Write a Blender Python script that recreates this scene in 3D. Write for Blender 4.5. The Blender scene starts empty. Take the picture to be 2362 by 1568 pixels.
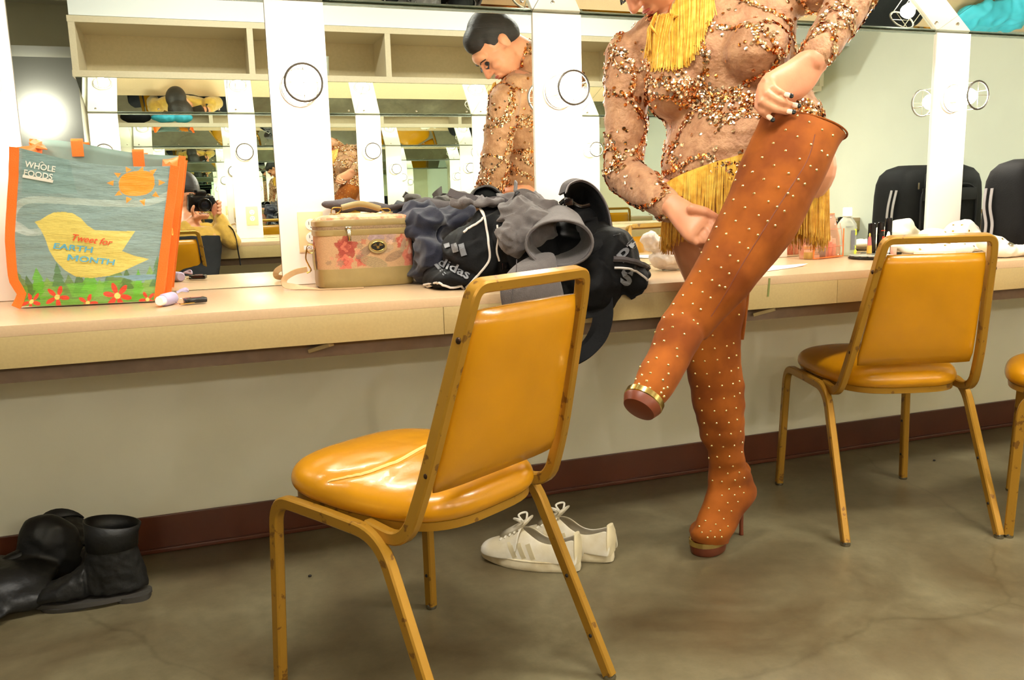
import bpy, bmesh, math, random
import numpy as np
from mathutils import Vector, Matrix, noise
from mathutils.bvhtree import BVHTree
random.seed(7); np.random.seed(7)
SC = bpy.context.scene
COL = SC.collection

# ---------------------------------------------------------------- camera
F_PX, YAW, PITCH, ROLL = 1964.54, 0.336038, 0.165383, 0.026383
def cam_axes():
    f = np.array([math.sin(YAW)*math.cos(PITCH), math.cos(YAW)*math.cos(PITCH), -math.sin(PITCH)])
    r0 = np.cross(f, [0, 0, 1]); r0 /= np.linalg.norm(r0); d0 = np.cross(f, r0)
    r = math.cos(ROLL)*r0 + math.sin(ROLL)*d0
    d = -math.sin(ROLL)*r0 + math.cos(ROLL)*d0
    return r, d, f
CR, CD, CF = cam_axes()
CAM = np.array([0.0, 0.0, 1.0])
cd = bpy.data.cameras.new('camera_view'); cam = bpy.data.objects.new('camera_view', cd); COL.objects.link(cam)
cd.sensor_width = 36.0; cd.lens = 36.0*F_PX/2362.0; cd.clip_start = 0.02; cd.clip_end = 60
cam.matrix_world = Matrix(((CR[0], -CD[0], -CF[0], 0), (CR[1], -CD[1], -CF[1], 0), (CR[2], -CD[2], -CF[2], 1.0), (0, 0, 0, 1)))
SC.camera = cam
def at(px, py, y):
    """point on the plane at distance y from the camera wall, seen in the photo at px, py"""
    v = CR*(px-1181) + CD*(py-784) + CF*F_PX
    return Vector(CAM + v*(y/v[1]))
def atz(px, py, z):
    v = CR*(px-1181) + CD*(py-784) + CF*F_PX
    return Vector(CAM + v*((z-1.0)/v[2]))
def refl(px, py, y):
    """same, for a point seen in the wall mirror"""
    p = at(px, py, 5.18-y); return Vector((p.x, y, p.z))

# ---------------------------------------------------------------- world, light, exposure
w = bpy.data.worlds.new('World'); SC.world = w; w.use_nodes = True
w.node_tree.nodes['Background'].inputs[0].default_value = (1.0, 0.93, 0.78, 1)
w.node_tree.nodes['Background'].inputs[1].default_value = 0.05
SC.view_settings.view_transform = 'Standard'; SC.view_settings.look = 'None'
SC.view_settings.exposure = 0.58; SC.view_settings.gamma = 1.0; SC.view_settings.use_curve_mapping = False
cy = SC.cycles
cy.max_bounces = 14; cy.diffuse_bounces = 6; cy.glossy_bounces = 9; cy.transmission_bounces = 8; cy.transparent_max_bounces = 12
cy.sample_clamp_indirect = 8.0; cy.blur_glossy = 0.3; cy.use_denoising = True
BULB_POWER = 150.0
PANEL_POWER = 9.0
WARM = (1.0, 0.935, 0.83)
def area(name, loc, sx, sy, power, color, rot=(0, 0, 0)):
    l = bpy.data.lights.new(name, 'AREA'); l.shape = 'RECTANGLE'; l.size = sx; l.size_y = sy; l.energy = power; l.color = color
    o = bpy.data.objects.new(name, l); COL.objects.link(o); o.location = loc; o.rotation_euler = rot; return o
for k, lx in enumerate((0.2, 2.2)):
    area('ceiling_light_glow', (lx, 0.98, 2.60), 1.1, 0.28, 38.0, (1.0, 0.96, 0.88))

# ---------------------------------------------------------------- materials
def lin(c):
    c = [x/255.0 for x in c]
    return tuple((x/12.92 if x <= 0.04045 else ((x+0.055)/1.055)**2.4) for x in c)
def mat(name, rgb, rough=0.5, metal=0.0, var=0.0, scale=20.0, bump=0.0, bscale=None, rgb2=None, spec=0.5, coat=0.0, sheen=0.0,
        emit=None, estr=0.0, trans=0.0, alpha=1.0, attr=None, detail=4.0, stretch=None, lo=0.35, hi=0.65, ior=1.45):
    m = bpy.data.materials.new(name); m.use_nodes = True
    nt = m.node_tree; b = nt.nodes['Principled BSDF']; L = nt.links
    c = lin(rgb)
    b.inputs['Base Color'].default_value = (*c, 1); b.inputs['Roughness'].default_value = rough; b.inputs['Metallic'].default_value = metal
    b.inputs['Specular IOR Level'].default_value = spec; b.inputs['Coat Weight'].default_value = coat; b.inputs['IOR'].default_value = ior
    b.inputs['Sheen Weight'].default_value = sheen; b.inputs['Transmission Weight'].default_value = trans; b.inputs['Alpha'].default_value = alpha
    if emit: b.inputs['Emission Color'].default_value = (*emit, 1); b.inputs['Emission Strength'].default_value = estr
    tc = nt.nodes.new('ShaderNodeTexCoord'); src = tc.outputs['Object']
    if stretch:
        mp = nt.nodes.new('ShaderNodeMapping'); mp.inputs['Scale'].default_value = stretch; L.new(src, mp.inputs[0]); src = mp.outputs[0]
    if var or rgb2:
        n = nt.nodes.new('ShaderNodeTexNoise'); n.inputs['Scale'].default_value = scale; n.inputs['Detail'].default_value = detail; L.new(src, n.inputs['Vector'])
        r = nt.nodes.new('ShaderNodeValToRGB'); L.new(n.outputs['Fac'], r.inputs[0])
        c2 = lin(rgb2) if rgb2 else tuple(x*(1-var) for x in c)
        r.color_ramp.elements[0].position = lo; r.color_ramp.elements[1].position = hi
        r.color_ramp.elements[0].color = (*c2, 1); r.color_ramp.elements[1].color = (*c, 1)
        L.new(r.outputs[0], b.inputs['Base Color'])
    if attr:
        a = nt.nodes.new('ShaderNodeAttribute'); a.attribute_name = attr; L.new(a.outputs['Color'], b.inputs['Base Color'])
    if bump:
        n2 = nt.nodes.new('ShaderNodeTexNoise'); n2.inputs['Scale'].default_value = bscale or scale; n2.inputs['Detail'].default_value = 5; L.new(src, n2.inputs['Vector'])
        bp = nt.nodes.new('ShaderNodeBump'); bp.inputs['Strength'].default_value = bump; bp.inputs['Distance'].default_value = 0.01
        L.new(n2.outputs['Fac'], bp.inputs['Height']); L.new(bp.outputs[0], b.inputs['Normal'])
    return m
M = {}
M['wall'] = mat('wall_paint', (244, 240, 214), 0.6, var=0.06, scale=3, bump=0.03, bscale=180)
M['wallfar'] = mat('far_wall_paint', (216, 222, 208), 0.6, var=0.04, scale=3)
M['greywall'] = mat('grey_wall_paint', (150, 150, 150), 0.6, var=0.05, scale=3)
M['ceil'] = mat('ceiling_paint', (214, 210, 184), 0.7, var=0.04, scale=4)
M['soffit'] = mat('soffit_paint', (226, 232, 232), 0.6)
M['base'] = mat('brown_vinyl_base', (92, 48, 28), 0.3, var=0.25, scale=5, bump=0.04, bscale=12)
M['lam'] = mat('beige_laminate', (206, 176, 138), 0.24, var=0.05, scale=160, bump=0.015, bscale=300)
M['lamfront'] = mat('beige_laminate_front', (180, 158, 108), 0.38, var=0.06, scale=160)
M['apron'] = mat('taupe_apron', (120, 98, 76), 0.45, var=0.12, scale=40)
M['seam'] = mat('seam_dark', (110, 86, 60), 0.7)
M['shelf'] = mat('shelf_laminate', (204, 192, 162), 0.45, var=0.05, scale=90)
M['shelfin'] = mat('shelf_inside', (200, 184, 146), 0.55, var=0.06, scale=60)
M['white'] = mat('white_laminate', (240, 234, 222), 0.3)
M['mirror'] = mat('mirror_glass', (236, 242, 236), 0.0, metal=1.0)
M['medge'] = mat('mirror_edge', (150, 160, 148), 0.25, metal=0.6)
M['chrome'] = mat('chrome', (210, 208, 200), 0.12, metal=1.0)
M['ring'] = mat('dark_ring_steel', (96, 90, 80), 0.4, metal=0.7)
M['steel'] = mat('worn_steel', (170, 160, 140), 0.3, metal=1.0)
M['ivory'] = mat('ivory_plastic', (232, 212, 160), 0.3)
M['slot'] = mat('slot_black', (25, 20, 15), 0.6)
M['bulbfar'] = mat('bulb_glow_bright', (255, 240, 210), 0.4, emit=WARM, estr=BULB_POWER*2.2)
M['bulb'] = mat('bulb_glow', (255, 240, 210), 0.4, emit=WARM, estr=BULB_POWER)
M['porcelain'] = mat('porcelain', (240, 236, 225), 0.25)
M['vinyl'] = mat('mustard_vinyl', (194, 132, 10), 0.27, var=0.10, scale=9, bump=0.05, bscale=60, coat=0.15, spec=0.55)
M['vinyldark'] = mat('split_foam', (226, 196, 120), 0.8)
M['gold'] = mat('gold_paint_steel', (166, 122, 38), 0.33, metal=0.35, var=0.35, scale=34, lo=0.34, hi=0.38, bump=0.03, bscale=60, rgb2=(120, 82, 30))
M['foot'] = mat('glide_nickel', (150, 145, 130), 0.2, metal=1.0)
M['bolt'] = mat('bolt_dark', (70, 50, 34), 0.4, metal=0.8)
M['black'] = mat('black_nylon', (11, 11, 12), 0.72, var=0.3, scale=30, bump=0.12, bscale=260, spec=0.22)
M['blackgloss'] = mat('black_gloss', (14, 13, 14), 0.18)
M['blackleather'] = mat('black_leather', (20, 20, 19), 0.5, var=0.4, scale=14, bump=0.2, bscale=50)
M['sole'] = mat('grey_sole', (58, 55, 50), 0.6)
M['grey'] = mat('grey_denim', (92, 85, 82), 0.85, var=0.18, scale=60, bump=0.25, bscale=400, sheen=0.2)
M['greydark'] = mat('dark_grey_trim', (74, 68, 68), 0.8, bump=0.2, bscale=300)
M['navy'] = mat('navy_jersey', (25, 27, 44), 0.9, var=0.2, scale=90, bump=0.3, bscale=500, sheen=0.2)
M['pipe'] = mat('white_piping', (214, 206, 196), 0.5)
M['logogrey'] = mat('grey_print', (112, 114, 118), 0.4)
M['taupe'] = mat('taupe_leather', (152, 130, 80), 0.38, var=0.08, scale=30, bump=0.05, bscale=90)
M['tan'] = mat('tan_strap', (198, 166, 124), 0.5, var=0.08, scale=80)
M['brass'] = mat('brass', (196, 160, 80), 0.25, metal=1.0)
M['skin'] = mat('skin', (214, 150, 110), 0.45, var=0.10, scale=10, bump=0.04, bscale=220, sheen=0.1, rgb2=(200, 128, 92))
M['skin2'] = mat('skin_tights', (204, 140, 86), 0.45, var=0.1, scale=14)
M['lips'] = mat('lips_rose', (176, 84, 70), 0.3)
M['nail'] = mat('nail_black_tip', (24, 28, 28), 0.15)
M['nailpink'] = mat('nail_pink', (236, 196, 172), 0.2)
M['hair'] = mat('dark_hair', (32, 24, 19), 0.5, var=0.4, scale=10, stretch=(1, 1, 18), bump=0.3, bscale=30)
M['lash'] = mat('eye_makeup', (40, 36, 40), 0.4)
M['dress'] = mat('bronze_mesh_fabric', (186, 140, 100), 0.55, var=0.22, scale=34, bump=0.45, bscale=110, sheen=0.15, rgb2=(158, 110, 74), metal=0.12)
M['seq1'] = mat('sequin_rose_gold', (252, 216, 180), 0.16, metal=1.0)
M['seq2'] = mat('sequin_copper', (214, 130, 62), 0.2, metal=1.0)
M['seq3'] = mat('sequin_bronze', (160, 116, 76), 0.2, metal=1.0)
M['fringe'] = mat('gold_fringe', (246, 206, 84), 0.4, var=0.3, scale=60, rgb2=(216, 160, 44), sheen=0.3)
M['fringe2'] = mat('amber_fringe', (232, 172, 56), 0.4, var=0.25, scale=60)
M['suede'] = mat('tan_suede', (152, 82, 24), 0.75, var=0.22, scale=9, bump=0.12, bscale=16, sheen=0.03, spec=0.15, rgb2=(116, 56, 14))
M['suedein'] = mat('boot_lining', (150, 88, 40), 0.8)
M['heel'] = mat('heel_brown', (110, 52, 28), 0.4)
M['goldtrim'] = mat('gold_platform_trim', (206, 178, 110), 0.18, metal=1.0)
M['stud'] = mat('gold_stud', (255, 232, 170), 0.12, metal=1.0)
M['leather'] = mat('white_leather', (226, 220, 204), 0.42, var=0.10, scale=14, bump=0.08, bscale=50, rgb2=(206, 194, 164))
M['cream'] = mat('cream_leather', (222, 208, 170), 0.5, var=0.1, scale=30)
M['rubber'] = mat('offwhite_rubber', (218, 206, 174), 0.55, var=0.22, scale=18, rgb2=(180, 160, 118))
M['liner'] = mat('grey_lining', (140, 134, 126), 0.9)
M['lace'] = mat('white_lace', (226, 220, 202), 0.7)
M['stitch'] = mat('stitch_dark', (110, 106, 100), 0.7)
M['orange'] = mat('orange_webbing', (244, 112, 30), 0.55, bump=0.2, bscale=400)
M['orangeside'] = mat('orange_side', (250, 122, 52), 0.4, var=0.15, scale=12, bump=0.2, bscale=12)
M['bagin'] = mat('bag_inside', (208, 190, 160), 0.6)
M['paint'] = mat('printed_front', (130, 160, 160), 0.38, attr='paint', bump=0.25, bscale=60, stretch=(1, 1, 6))
M['paintback'] = mat('printed_back', (128, 150, 138), 0.4, var=0.15, scale=10)
M['tap'] = mat('tapestry', (200, 150, 110), 0.85, attr='paint', bump=0.35, bscale=380)
M['logow'] = mat('print_white', (226, 222, 206), 0.5)
M['printred'] = mat('print_red', (216, 78, 44), 0.5)
M['printblue'] = mat('print_blue', (96, 168, 196), 0.5)
M['printyellow'] = mat('print_yellow', (250, 200, 90), 0.5)
M['lav'] = mat('lavender_rubber', (176, 164, 192), 0.5)
M['cap'] = mat('white_cap', (244, 242, 236), 0.35)
M['paper'] = mat('paper', (246, 242, 232), 0.7)
M['glass'] = mat('clear_plastic', (240, 244, 232), 0.06, trans=0.72, ior=1.12)
M['liquid'] = mat('micellar_liquid', (232, 238, 220), 0.05, trans=0.55, ior=1.1)
M['green'] = mat('lime_label', (200, 214, 60), 0.4)
M['pink'] = mat('pink_plastic', (232, 170, 150), 0.3)
M['coral'] = mat('coral_plastic', (226, 110, 76), 0.3)
M['red'] = mat('mark_red', (200, 50, 20), 0.3)  # plain red of the mark on one cosmetic tube
M['goldliq'] = mat('gold_liquid', (230, 190, 90), 0.2, metal=0.4)
M['garment'] = mat('cream_fabric', (238, 230, 212), 0.6, var=0.06, scale=30, bump=0.15, bscale=60)
M['teal'] = mat('turquoise_cloth', (70, 190, 215), 0.6, var=0.2, scale=7)
M['mustard'] = mat('mustard_knit', (190, 150, 60), 0.9, var=0.15, scale=50, sheen=0.3, bump=0.3, bscale=300)
M['blackcloth'] = mat('black_cloth', (18, 18, 20), 0.85, var=0.3, scale=30)
M['webgrey'] = mat('grey_webbing', (150, 146, 146), 0.6)
M['tissuem'] = mat('tissue_plastic', (216, 208, 196), 0.3, var=0.08, scale=50, bump=0.4, bscale=40)
M['clearpvc'] = mat('pink_clear_vinyl', (244, 196, 168), 0.12, trans=0.75, ior=1.15)
# polished concrete
def concrete():
    m = bpy.data.materials.new('stained_concrete'); m.use_nodes = True; nt = m.node_tree; L = nt.links; b = nt.nodes['Principled BSDF']
    tc = nt.nodes.new('ShaderNodeTexCoord')
    n1 = nt.nodes.new('ShaderNodeTexNoise'); n1.inputs['Scale'].default_value = 2.2; n1.inputs['Detail'].default_value = 8; n1.inputs['Roughness'].default_value = 0.62
    n1.inputs['Distortion'].default_value = 0.6
    L.new(tc.outputs['Object'], n1.inputs['Vector'])
    r = nt.nodes.new('ShaderNodeValToRGB'); L.new(n1.outputs['Fac'], r.inputs[0])
    e = r.color_ramp.elements; e[0].position = 0.3; e[0].color = (*lin((88, 74, 50)), 1); e[1].position = 0.7; e[1].color = (*lin((130, 122, 94)), 1)
    x = e.new(0.5); x.color = (*lin((108, 98, 72)), 1)
    n2 = nt.nodes.new('ShaderNodeTexNoise'); n2.inputs['Scale'].default_value = 22; n2.inputs['Detail'].default_value = 9; n2.inputs['Roughness'].default_value = 0.75; L.new(tc.outputs['Object'], n2.inputs['Vector'])
    mx = nt.nodes.new('ShaderNodeMixRGB'); mx.blend_type = 'MULTIPLY'; mx.inputs[0].default_value = 0.5
    r2 = nt.nodes.new('ShaderNodeValToRGB'); r2.color_ramp.elements[0].position = 0.3; r2.color_ramp.elements[1].position = 0.6; r2.color_ramp.elements[0].color = (.55, .55, .5, 1)
    L.new(n2.outputs['Fac'], r2.inputs[0]); L.new(r.outputs[0], mx.inputs[1]); L.new(r2.outputs[0], mx.inputs[2])
    # hairline cracks
    v = nt.nodes.new('ShaderNodeTexVoronoi'); v.feature = 'DISTANCE_TO_EDGE'; v.inputs['Scale'].default_value = 0.55
    nd = nt.nodes.new('ShaderNodeTexNoise'); nd.inputs['Scale'].default_value = 3.5; nd.inputs['Detail'].default_value = 6; L.new(tc.outputs['Object'], nd.inputs['Vector'])
    ad = nt.nodes.new('ShaderNodeMixRGB'); ad.inputs[0].default_value = 0.18; L.new(tc.outputs['Object'], ad.inputs[1]); L.new(nd.outputs['Color'], ad.inputs[2]); L.new(ad.outputs[0], v.inputs['Vector'])
    r3 = nt.nodes.new('ShaderNodeValToRGB'); r3.color_ramp.elements[0].position = 0.0; r3.color_ramp.elements[0].color = (.62, .6, .55, 1); r3.color_ramp.elements[1].position = 0.0022; L.new(v.outputs['Distance'], r3.inputs[0])
    m3 = nt.nodes.new('ShaderNodeMixRGB'); m3.blend_type = 'MULTIPLY'; m3.inputs[0].default_value = 0.5; L.new(mx.outputs[0], m3.inputs[1]); L.new(r3.outputs[0], m3.inputs[2])
    L.new(m3.outputs[0], b.inputs['Base Color'])
    rr = nt.nodes.new('ShaderNodeMapRange'); rr.inputs['To Min'].default_value = 0.26; rr.inputs['To Max'].default_value = 0.5; L.new(n1.outputs['Fac'], rr.inputs[0]); L.new(rr.outputs[0], b.inputs['Roughness'])
    bp = nt.nodes.new('ShaderNodeBump'); bp.inputs['Strength'].default_value = 0.06; bp.inputs['Distance'].default_value = 0.01; L.new(n2.outputs['Fac'], bp.inputs['Height']); L.new(bp.outputs[0], b.inputs['Normal'])
    return m
M['floor'] = concrete()

# ---------------------------------------------------------------- mesh helpers
V = Vector
class MB:
    def __init__(s): s.v = []; s.f = []; s.m = []
    def add(s, vs, fs, mi=0):
        n = len(s.v); s.v += [tuple(p) for p in vs]; s.f += [tuple(i+n for i in f) for f in fs]; s.m += [mi]*len(fs); return s
    def box(s, c, d, rot=None, mi=0, bev=0.0):
        c = V(c); x, y, z = [k/2 for k in d]
        if bev:
            bm = bmesh.new(); bmesh.ops.create_cube(bm, size=1.0)
            for q in bm.verts: q.co = V((q.co.x*2*x, q.co.y*2*y, q.co.z*2*z))
            bmesh.ops.bevel(bm, geom=bm.edges[:], offset=bev, segments=2, affect='EDGES', profile=0.6)
            bm.verts.index_update()
            vs = [q.co.copy() for q in bm.verts]; fs = [[q.index for q in f.verts] for f in bm.faces]; bm.free()
        else:
            vs = [V((a*x, b*y, e*z)) for a in (-1, 1) for b in (-1, 1) for e in (-1, 1)]
            fs = [(0, 1, 3, 2), (4, 6, 7, 5), (0, 4, 5, 1), (2, 3, 7, 6), (0, 2, 6, 4), (1, 5, 7, 3)]
        if rot is not None: vs = [rot @ p for p in vs]
        return s.add([p+c for p in vs], fs, mi)
    def rings(s, rings, closed=True, caps=True, mi=0):
        n = len(rings[0]); base = []; vs = []; fs = []
        for r in rings: vs += r
        for i in range(len(rings)-1):
            for j in range(n if closed else n-1):
                k = (j+1) % n; fs.append((i*n+j, i*n+k, (i+1)*n+k, (i+1)*n+j))
        if caps and closed:
            fs.append(tuple(range(n))[::-1]); fs.append(tuple((len(rings)-1)*n+j for j in range(n)))
        return s.add(vs, fs, mi)
    def tube(s, pts, r, seg=8, closed=False, caps=True, mi=0, sq=None, up=None):
        """round (or rectangular: sq=(half w, half h)) bar along a path"""
        P = [V(p) for p in pts]; n = len(P); R = r if isinstance(r, (list, tuple)) else [r]*n
        T = []
        for i in range(n):
            a = P[(i-1) % n] if (i > 0 or closed) else P[0]; b = P[(i+1) % n] if (i < n-1 or closed) else P[-1]
            t = (b-a); T.append(t.normalized() if t.length > 1e-9 else V((0, 0, 1)))
        u = V(up) if up is not None else (V((0, 0, 1)) if abs(T[0].z) < 0.9 else V((1, 0, 0)))
        rings = []
        for i in range(n):
            t = T[i]; u = (u - t*u.dot(t))
            if u.length < 1e-6: u = t.orthogonal()
            u.normalize(); b = t.cross(u).normalized()
            if sq:
                a, h = sq; c = min(a, h)*0.3
                prof = [(a, h-c), (a-c, h), (-a+c, h), (-a, h-c), (-a, -h+c), (-a+c, -h), (a-c, -h), (a, -h+c)]
                rings.append([P[i]+b*x+u*y for x, y in prof])
            else:
                rings.append([P[i]+(b*math.cos(2*math.pi*k/seg)+u*math.sin(2*math.pi*k/seg))*R[i] for k in range(seg)])
        if closed: rings.append(rings[0]); return s.rings(rings, caps=False, mi=mi)
        return s.rings(rings, caps=caps, mi=mi)
    def limb(s, pts, rad, seg=16, mi=0):
        """tapered limb with round ends"""
        P = [V(p) for p in pts]; t0 = (P[1]-P[0]).normalized(); t1 = (P[-1]-P[-2]).normalized()
        PP = []; RR = []
        for a in (80, 55, 30): PP.append(P[0]-t0*rad[0]*math.sin(math.radians(a))); RR.append(rad[0]*math.cos(math.radians(a)))
        for i in range(len(P)-1):
            for k in range(4): q = k/4; PP.append(P[i].lerp(P[i+1], q)); RR.append(rad[i]*(1-q)+rad[i+1]*q)
        PP.append(P[-1]); RR.append(rad[-1])
        for a in (30, 55, 80): PP.append(P[-1]+t1*rad[-1]*math.sin(math.radians(a))); RR.append(rad[-1]*math.cos(math.radians(a)))
        return s.tube(PP, RR, seg, mi=mi)
    def ell(s, c, r, rot=None, seg=20, rg=12, mi=0):
        c = V(c); vs = []; fs = []
        for i in range(1, rg):
            th = math.pi*i/rg
            for j in range(seg):
                ph = 2*math.pi*j/seg; p = V((r[0]*math.sin(th)*math.cos(ph), r[1]*math.sin(th)*math.sin(ph), r[2]*math.cos(th)))
                vs.append(c+(rot @ p if rot is not None else p))
        a = V((0, 0, r[2])); b = V((0, 0, -r[2])); vs.append(c+(rot @ a if rot is not None else a)); vs.append(c+(rot @ b if rot is not None else b))
        A = len(vs)-2; B = A+1
        for i in range(rg-2):
            for j in range(seg): k = (j+1) % seg; fs.append((i*seg+j, (i+1)*seg+j, (i+1)*seg+k, i*seg+k))
        for j in range(seg): k = (j+1) % seg; fs.append((A, j, k)); fs.append((B, (rg-2)*seg+k, (rg-2)*seg+j))
        return s.add(vs, fs, mi)
    def lathe(s, prof, c=(0, 0, 0), seg=24, mi=0, axis=None, caps=True):
        c = V(c); q = V((0, 0, 1)).rotation_difference(V(axis)) if axis is not None else None
        rings = []
        for r, z in prof:
            ring = [V((r*math.cos(2*math.pi*k/seg), r*math.sin(2*math.pi*k/seg), z)) for k in range(seg)]
            rings.append([c+(q @ p if q else p) for p in ring])
        return s.rings(rings, caps=caps, mi=mi)
    def loft(s, secs, seg=32, mi=0, caps=True, power=2.0):
        """secs: (centre, axis a vector, axis b vector)"""
        rings = []
        for c, a, b in secs:
            ring = []
            for k in range(seg):
                t = 2*math.pi*k/seg; cx, sy = math.cos(t), math.sin(t); e = 2.0/power
                ring.append(V(c)+V(a)*(abs(cx)**e*(1 if cx >= 0 else -1))+V(b)*(abs(sy)**e*(1 if sy >= 0 else -1)))
            rings.append(ring)
        return s.rings(rings, caps=caps, mi=mi)
    def ribbon(s, pts, wid, side, th=0.0015, mi=0):
        """flat strap: wid wide along side vectors, th thick"""
        P = [V(p) for p in pts]; n = len(P); rings = []
        for i in range(n):
            t = (P[min(i+1, n-1)]-P[max(i-1, 0)]).normalized(); sd = V(side[i] if isinstance(side, list) else side); sd = (sd-t*sd.dot(t)).normalized(); nn = t.cross(sd)
            h = wid/2; rings.append([P[i]+sd*h+nn*th, P[i]-sd*h+nn*th, P[i]-sd*h-nn*th, P[i]+sd*h-nn*th])
        return s.rings(rings, mi=mi)
def spl(pts, n=8, closed=False):
    P = [V(p) for p in pts]; N = len(P); out = []
    for i in range(N if closed else N-1):
        g = lambda k: P[k % N] if closed else P[max(0, min(N-1, k))]
        a, b, c, d = g(i-1), g(i), g(i+1), g(i+2)
        for k in range(n):
            t = k/n; out.append(0.5*((2*b)+(c-a)*t+(2*a-5*b+4*c-d)*t*t+(3*b-a-3*c+d)*t**3))
    if not closed: out.append(P[-1])
    return out
def bend(pts, r, n=6):
    """polyline with filleted corners; r one radius or one per point"""
    P = [V(p) for p in pts]; out = [P[0]]
    for i in range(1, len(P)-1):
        rr = r[i] if isinstance(r, (list, tuple)) else r
        a = (P[i-1]-P[i]); b = (P[i+1]-P[i]); d = min(rr, a.length*0.49, b.length*0.49)
        p0 = P[i]+a.normalized()*d; p1 = P[i]+b.normalized()*d
        for k in range(n+1): t = k/n; out.append(p0*(1-t)**2+P[i]*2*t*(1-t)+p1*t*t)
    out.append(P[-1]); return out
def obj(name, mb, mats, parent=None, smooth=True, **kw):
    me = bpy.data.meshes.new(name); me.from_pydata(mb.v, [], mb.f); me.update()
    if not isinstance(mats, (list, tuple)): mats = [mats]
    for q in mats: me.materials.append(q)
    if len(mats) > 1: me.polygons.foreach_set('material_index', mb.m)
    o = bpy.data.objects.new(name, me); COL.objects.link(o)
    bm = bmesh.new(); bm.from_mesh(me); bmesh.ops.recalc_face_normals(bm, faces=bm.faces[:]); bm.to_mesh(me); bm.free()
    if smooth:
        me.polygons.foreach_set('use_smooth', [True]*len(me.polygons))
        if smooth != 'all':
            try: me.set_sharp_from_angle(angle=math.radians(38))
            except Exception: pass
    if parent is not None: o.parent = parent; o.matrix_parent_inverse = parent.matrix_world.inverted()
    for k, v in kw.items(): o[k] = v
    return o
def empty(name, loc, label=None, cat=None, group=None, rz=0.0):
    o = bpy.data.objects.new(name, None); COL.objects.link(o); o.empty_display_size = 0.05
    o.matrix_world = Matrix.Translation(V(loc)) @ Matrix.Rotation(rz, 4, 'Z')
    if label: o['label'] = label
    if cat: o['category'] = cat
    if group: o['group'] = group
    return o
def tag(o, label, cat, group=None):
    o['label'] = label; o['category'] = cat
    if group: o['group'] = group
    return o
def subs(o, lv=1):
    m = o.modifiers.new('s', 'SUBSURF'); m.levels = lv; m.render_levels = lv; return o
def solid(o, t, off=0.0):
    m = o.modifiers.new('t', 'SOLIDIFY'); m.thickness = t; m.offset = off; return o
def remesh(o, vox, smooth_it=6, disp=None):
    m = o.modifiers.new('r', 'REMESH'); m.mode = 'VOXEL'; m.voxel_size = vox; m.use_smooth_shade = True
    if smooth_it: s = o.modifiers.new('s', 'SMOOTH'); s.factor = 0.5; s.iterations = smooth_it
    dg = bpy.context.evaluated_depsgraph_get(); me = bpy.data.meshes.new_from_object(o.evaluated_get(dg))
    old = o.data; mats = [x for x in old.materials]; o.modifiers.clear(); o.data = me; me.name = o.name
    me.materials.clear()
    for x in mats: me.materials.append(x)
    n = len(me.polygons); me.polygons.foreach_set('material_index', [0]*n)
    if disp:
        no = [v.normal.copy() for v in me.vertices]
        for v, q in zip(me.vertices, no): v.co += q*disp(v.co)
    me.polygons.foreach_set('use_smooth', [True]*n); me.update()
    return o
def text_mesh(s, size=1.0, bold=0.0, shear=0.0):
    cu = bpy.data.curves.new('t', 'FONT'); cu.body = s; cu.size = size; cu.offset = bold; cu.shear = shear; cu.resolution_u = 3
    o = bpy.data.objects.new('t', cu); COL.objects.link(o)
    dg = bpy.context.evaluated_depsgraph_get(); me = bpy.data.meshes.new_from_object(o.evaluated_get(dg))
    vs = [v.co.copy() for v in me.vertices]; fs = [tuple(p.vertices) for p in me.polygons]
    bpy.data.objects.remove(o); bpy.data.meshes.remove(me); bpy.data.curves.remove(cu)
    return vs, fs
def place_text(mb, s, org, ux, uy, h, bold=0.0, shear=0.0, width=None, mi=0, lift=0.0, mapf=None):
    vs, fs = text_mesh(s, 1.0, bold, shear)
    x0 = min(v.x for v in vs); x1 = max(v.x for v in vs); y0 = min(v.y for v in vs); y1 = max(v.y for v in vs)
    ux = V(ux); uy = V(uy); n = ux.cross(uy).normalized() if mapf is None else None
    sc = h/(y1-y0); sx = (width/(x1-x0)) if width else sc
    if mapf: vs2 = [mapf((v.x-x0)*sx, (v.y-y0)*sc) for v in vs]
    else: vs2 = [V(org)+ux*((v.x-x0)*sx)+uy*((v.y-y0)*sc)+n*lift for v in vs]
    mb.add(vs2, fs, mi)
PI = math.pi
def RZ(a): return Matrix.Rotation(a, 3, 'Z')
def frame(x, y=None, z=None):
    """3x3 matrix from column axes"""
    return Matrix((x, y, z)).transposed()
# ================================================================ SETTING
WY = 2.59           # mirror wall
OY = -0.62          # opposite mirror wall
XL, XR = -2.6, 4.62
def struct(name, mb, m, smooth=False):
    o = obj(name, mb, m, smooth=smooth); o['kind'] = 'structure'; return o
ZC = 2.62
FY = -3.3
struct('floor', MB().box(((XL+XR)/2, (WY+FY)/2, -0.05), (XR-XL+0.4, WY-FY+0.4, 0.1)), M['floor'])
struct('ceiling', MB().box(((XL+XR)/2, (WY+FY)/2, ZC+0.05), (XR-XL+0.4, WY-FY+0.4, 0.1)), M['ceil'])
struct('wall_front', MB().box(((XL+XR)/2, WY+0.06, ZC/2), (XR-XL+0.4, 0.11, ZC)), M['wall'])
struct('wall_right', MB().box((XR+0.05, (WY+FY)/2, ZC/2), (0.1, WY-FY, ZC)), M['wallfar'])
struct('wall_left', MB().box((XL-0.05, (WY+FY)/2, ZC/2), (0.1, WY-FY, ZC)), M['greywall'])
struct('wall_far', MB().box(((XL+XR)/2, FY-0.05, ZC/2), (XR-XL+0.4, 0.1, ZC)), M['greywall'])
struct('wall_back', MB().box(((-0.66+XR)/2, OY-0.07, ZC/2), (XR+0.66, 0.13, ZC)), M['wall'])
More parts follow.
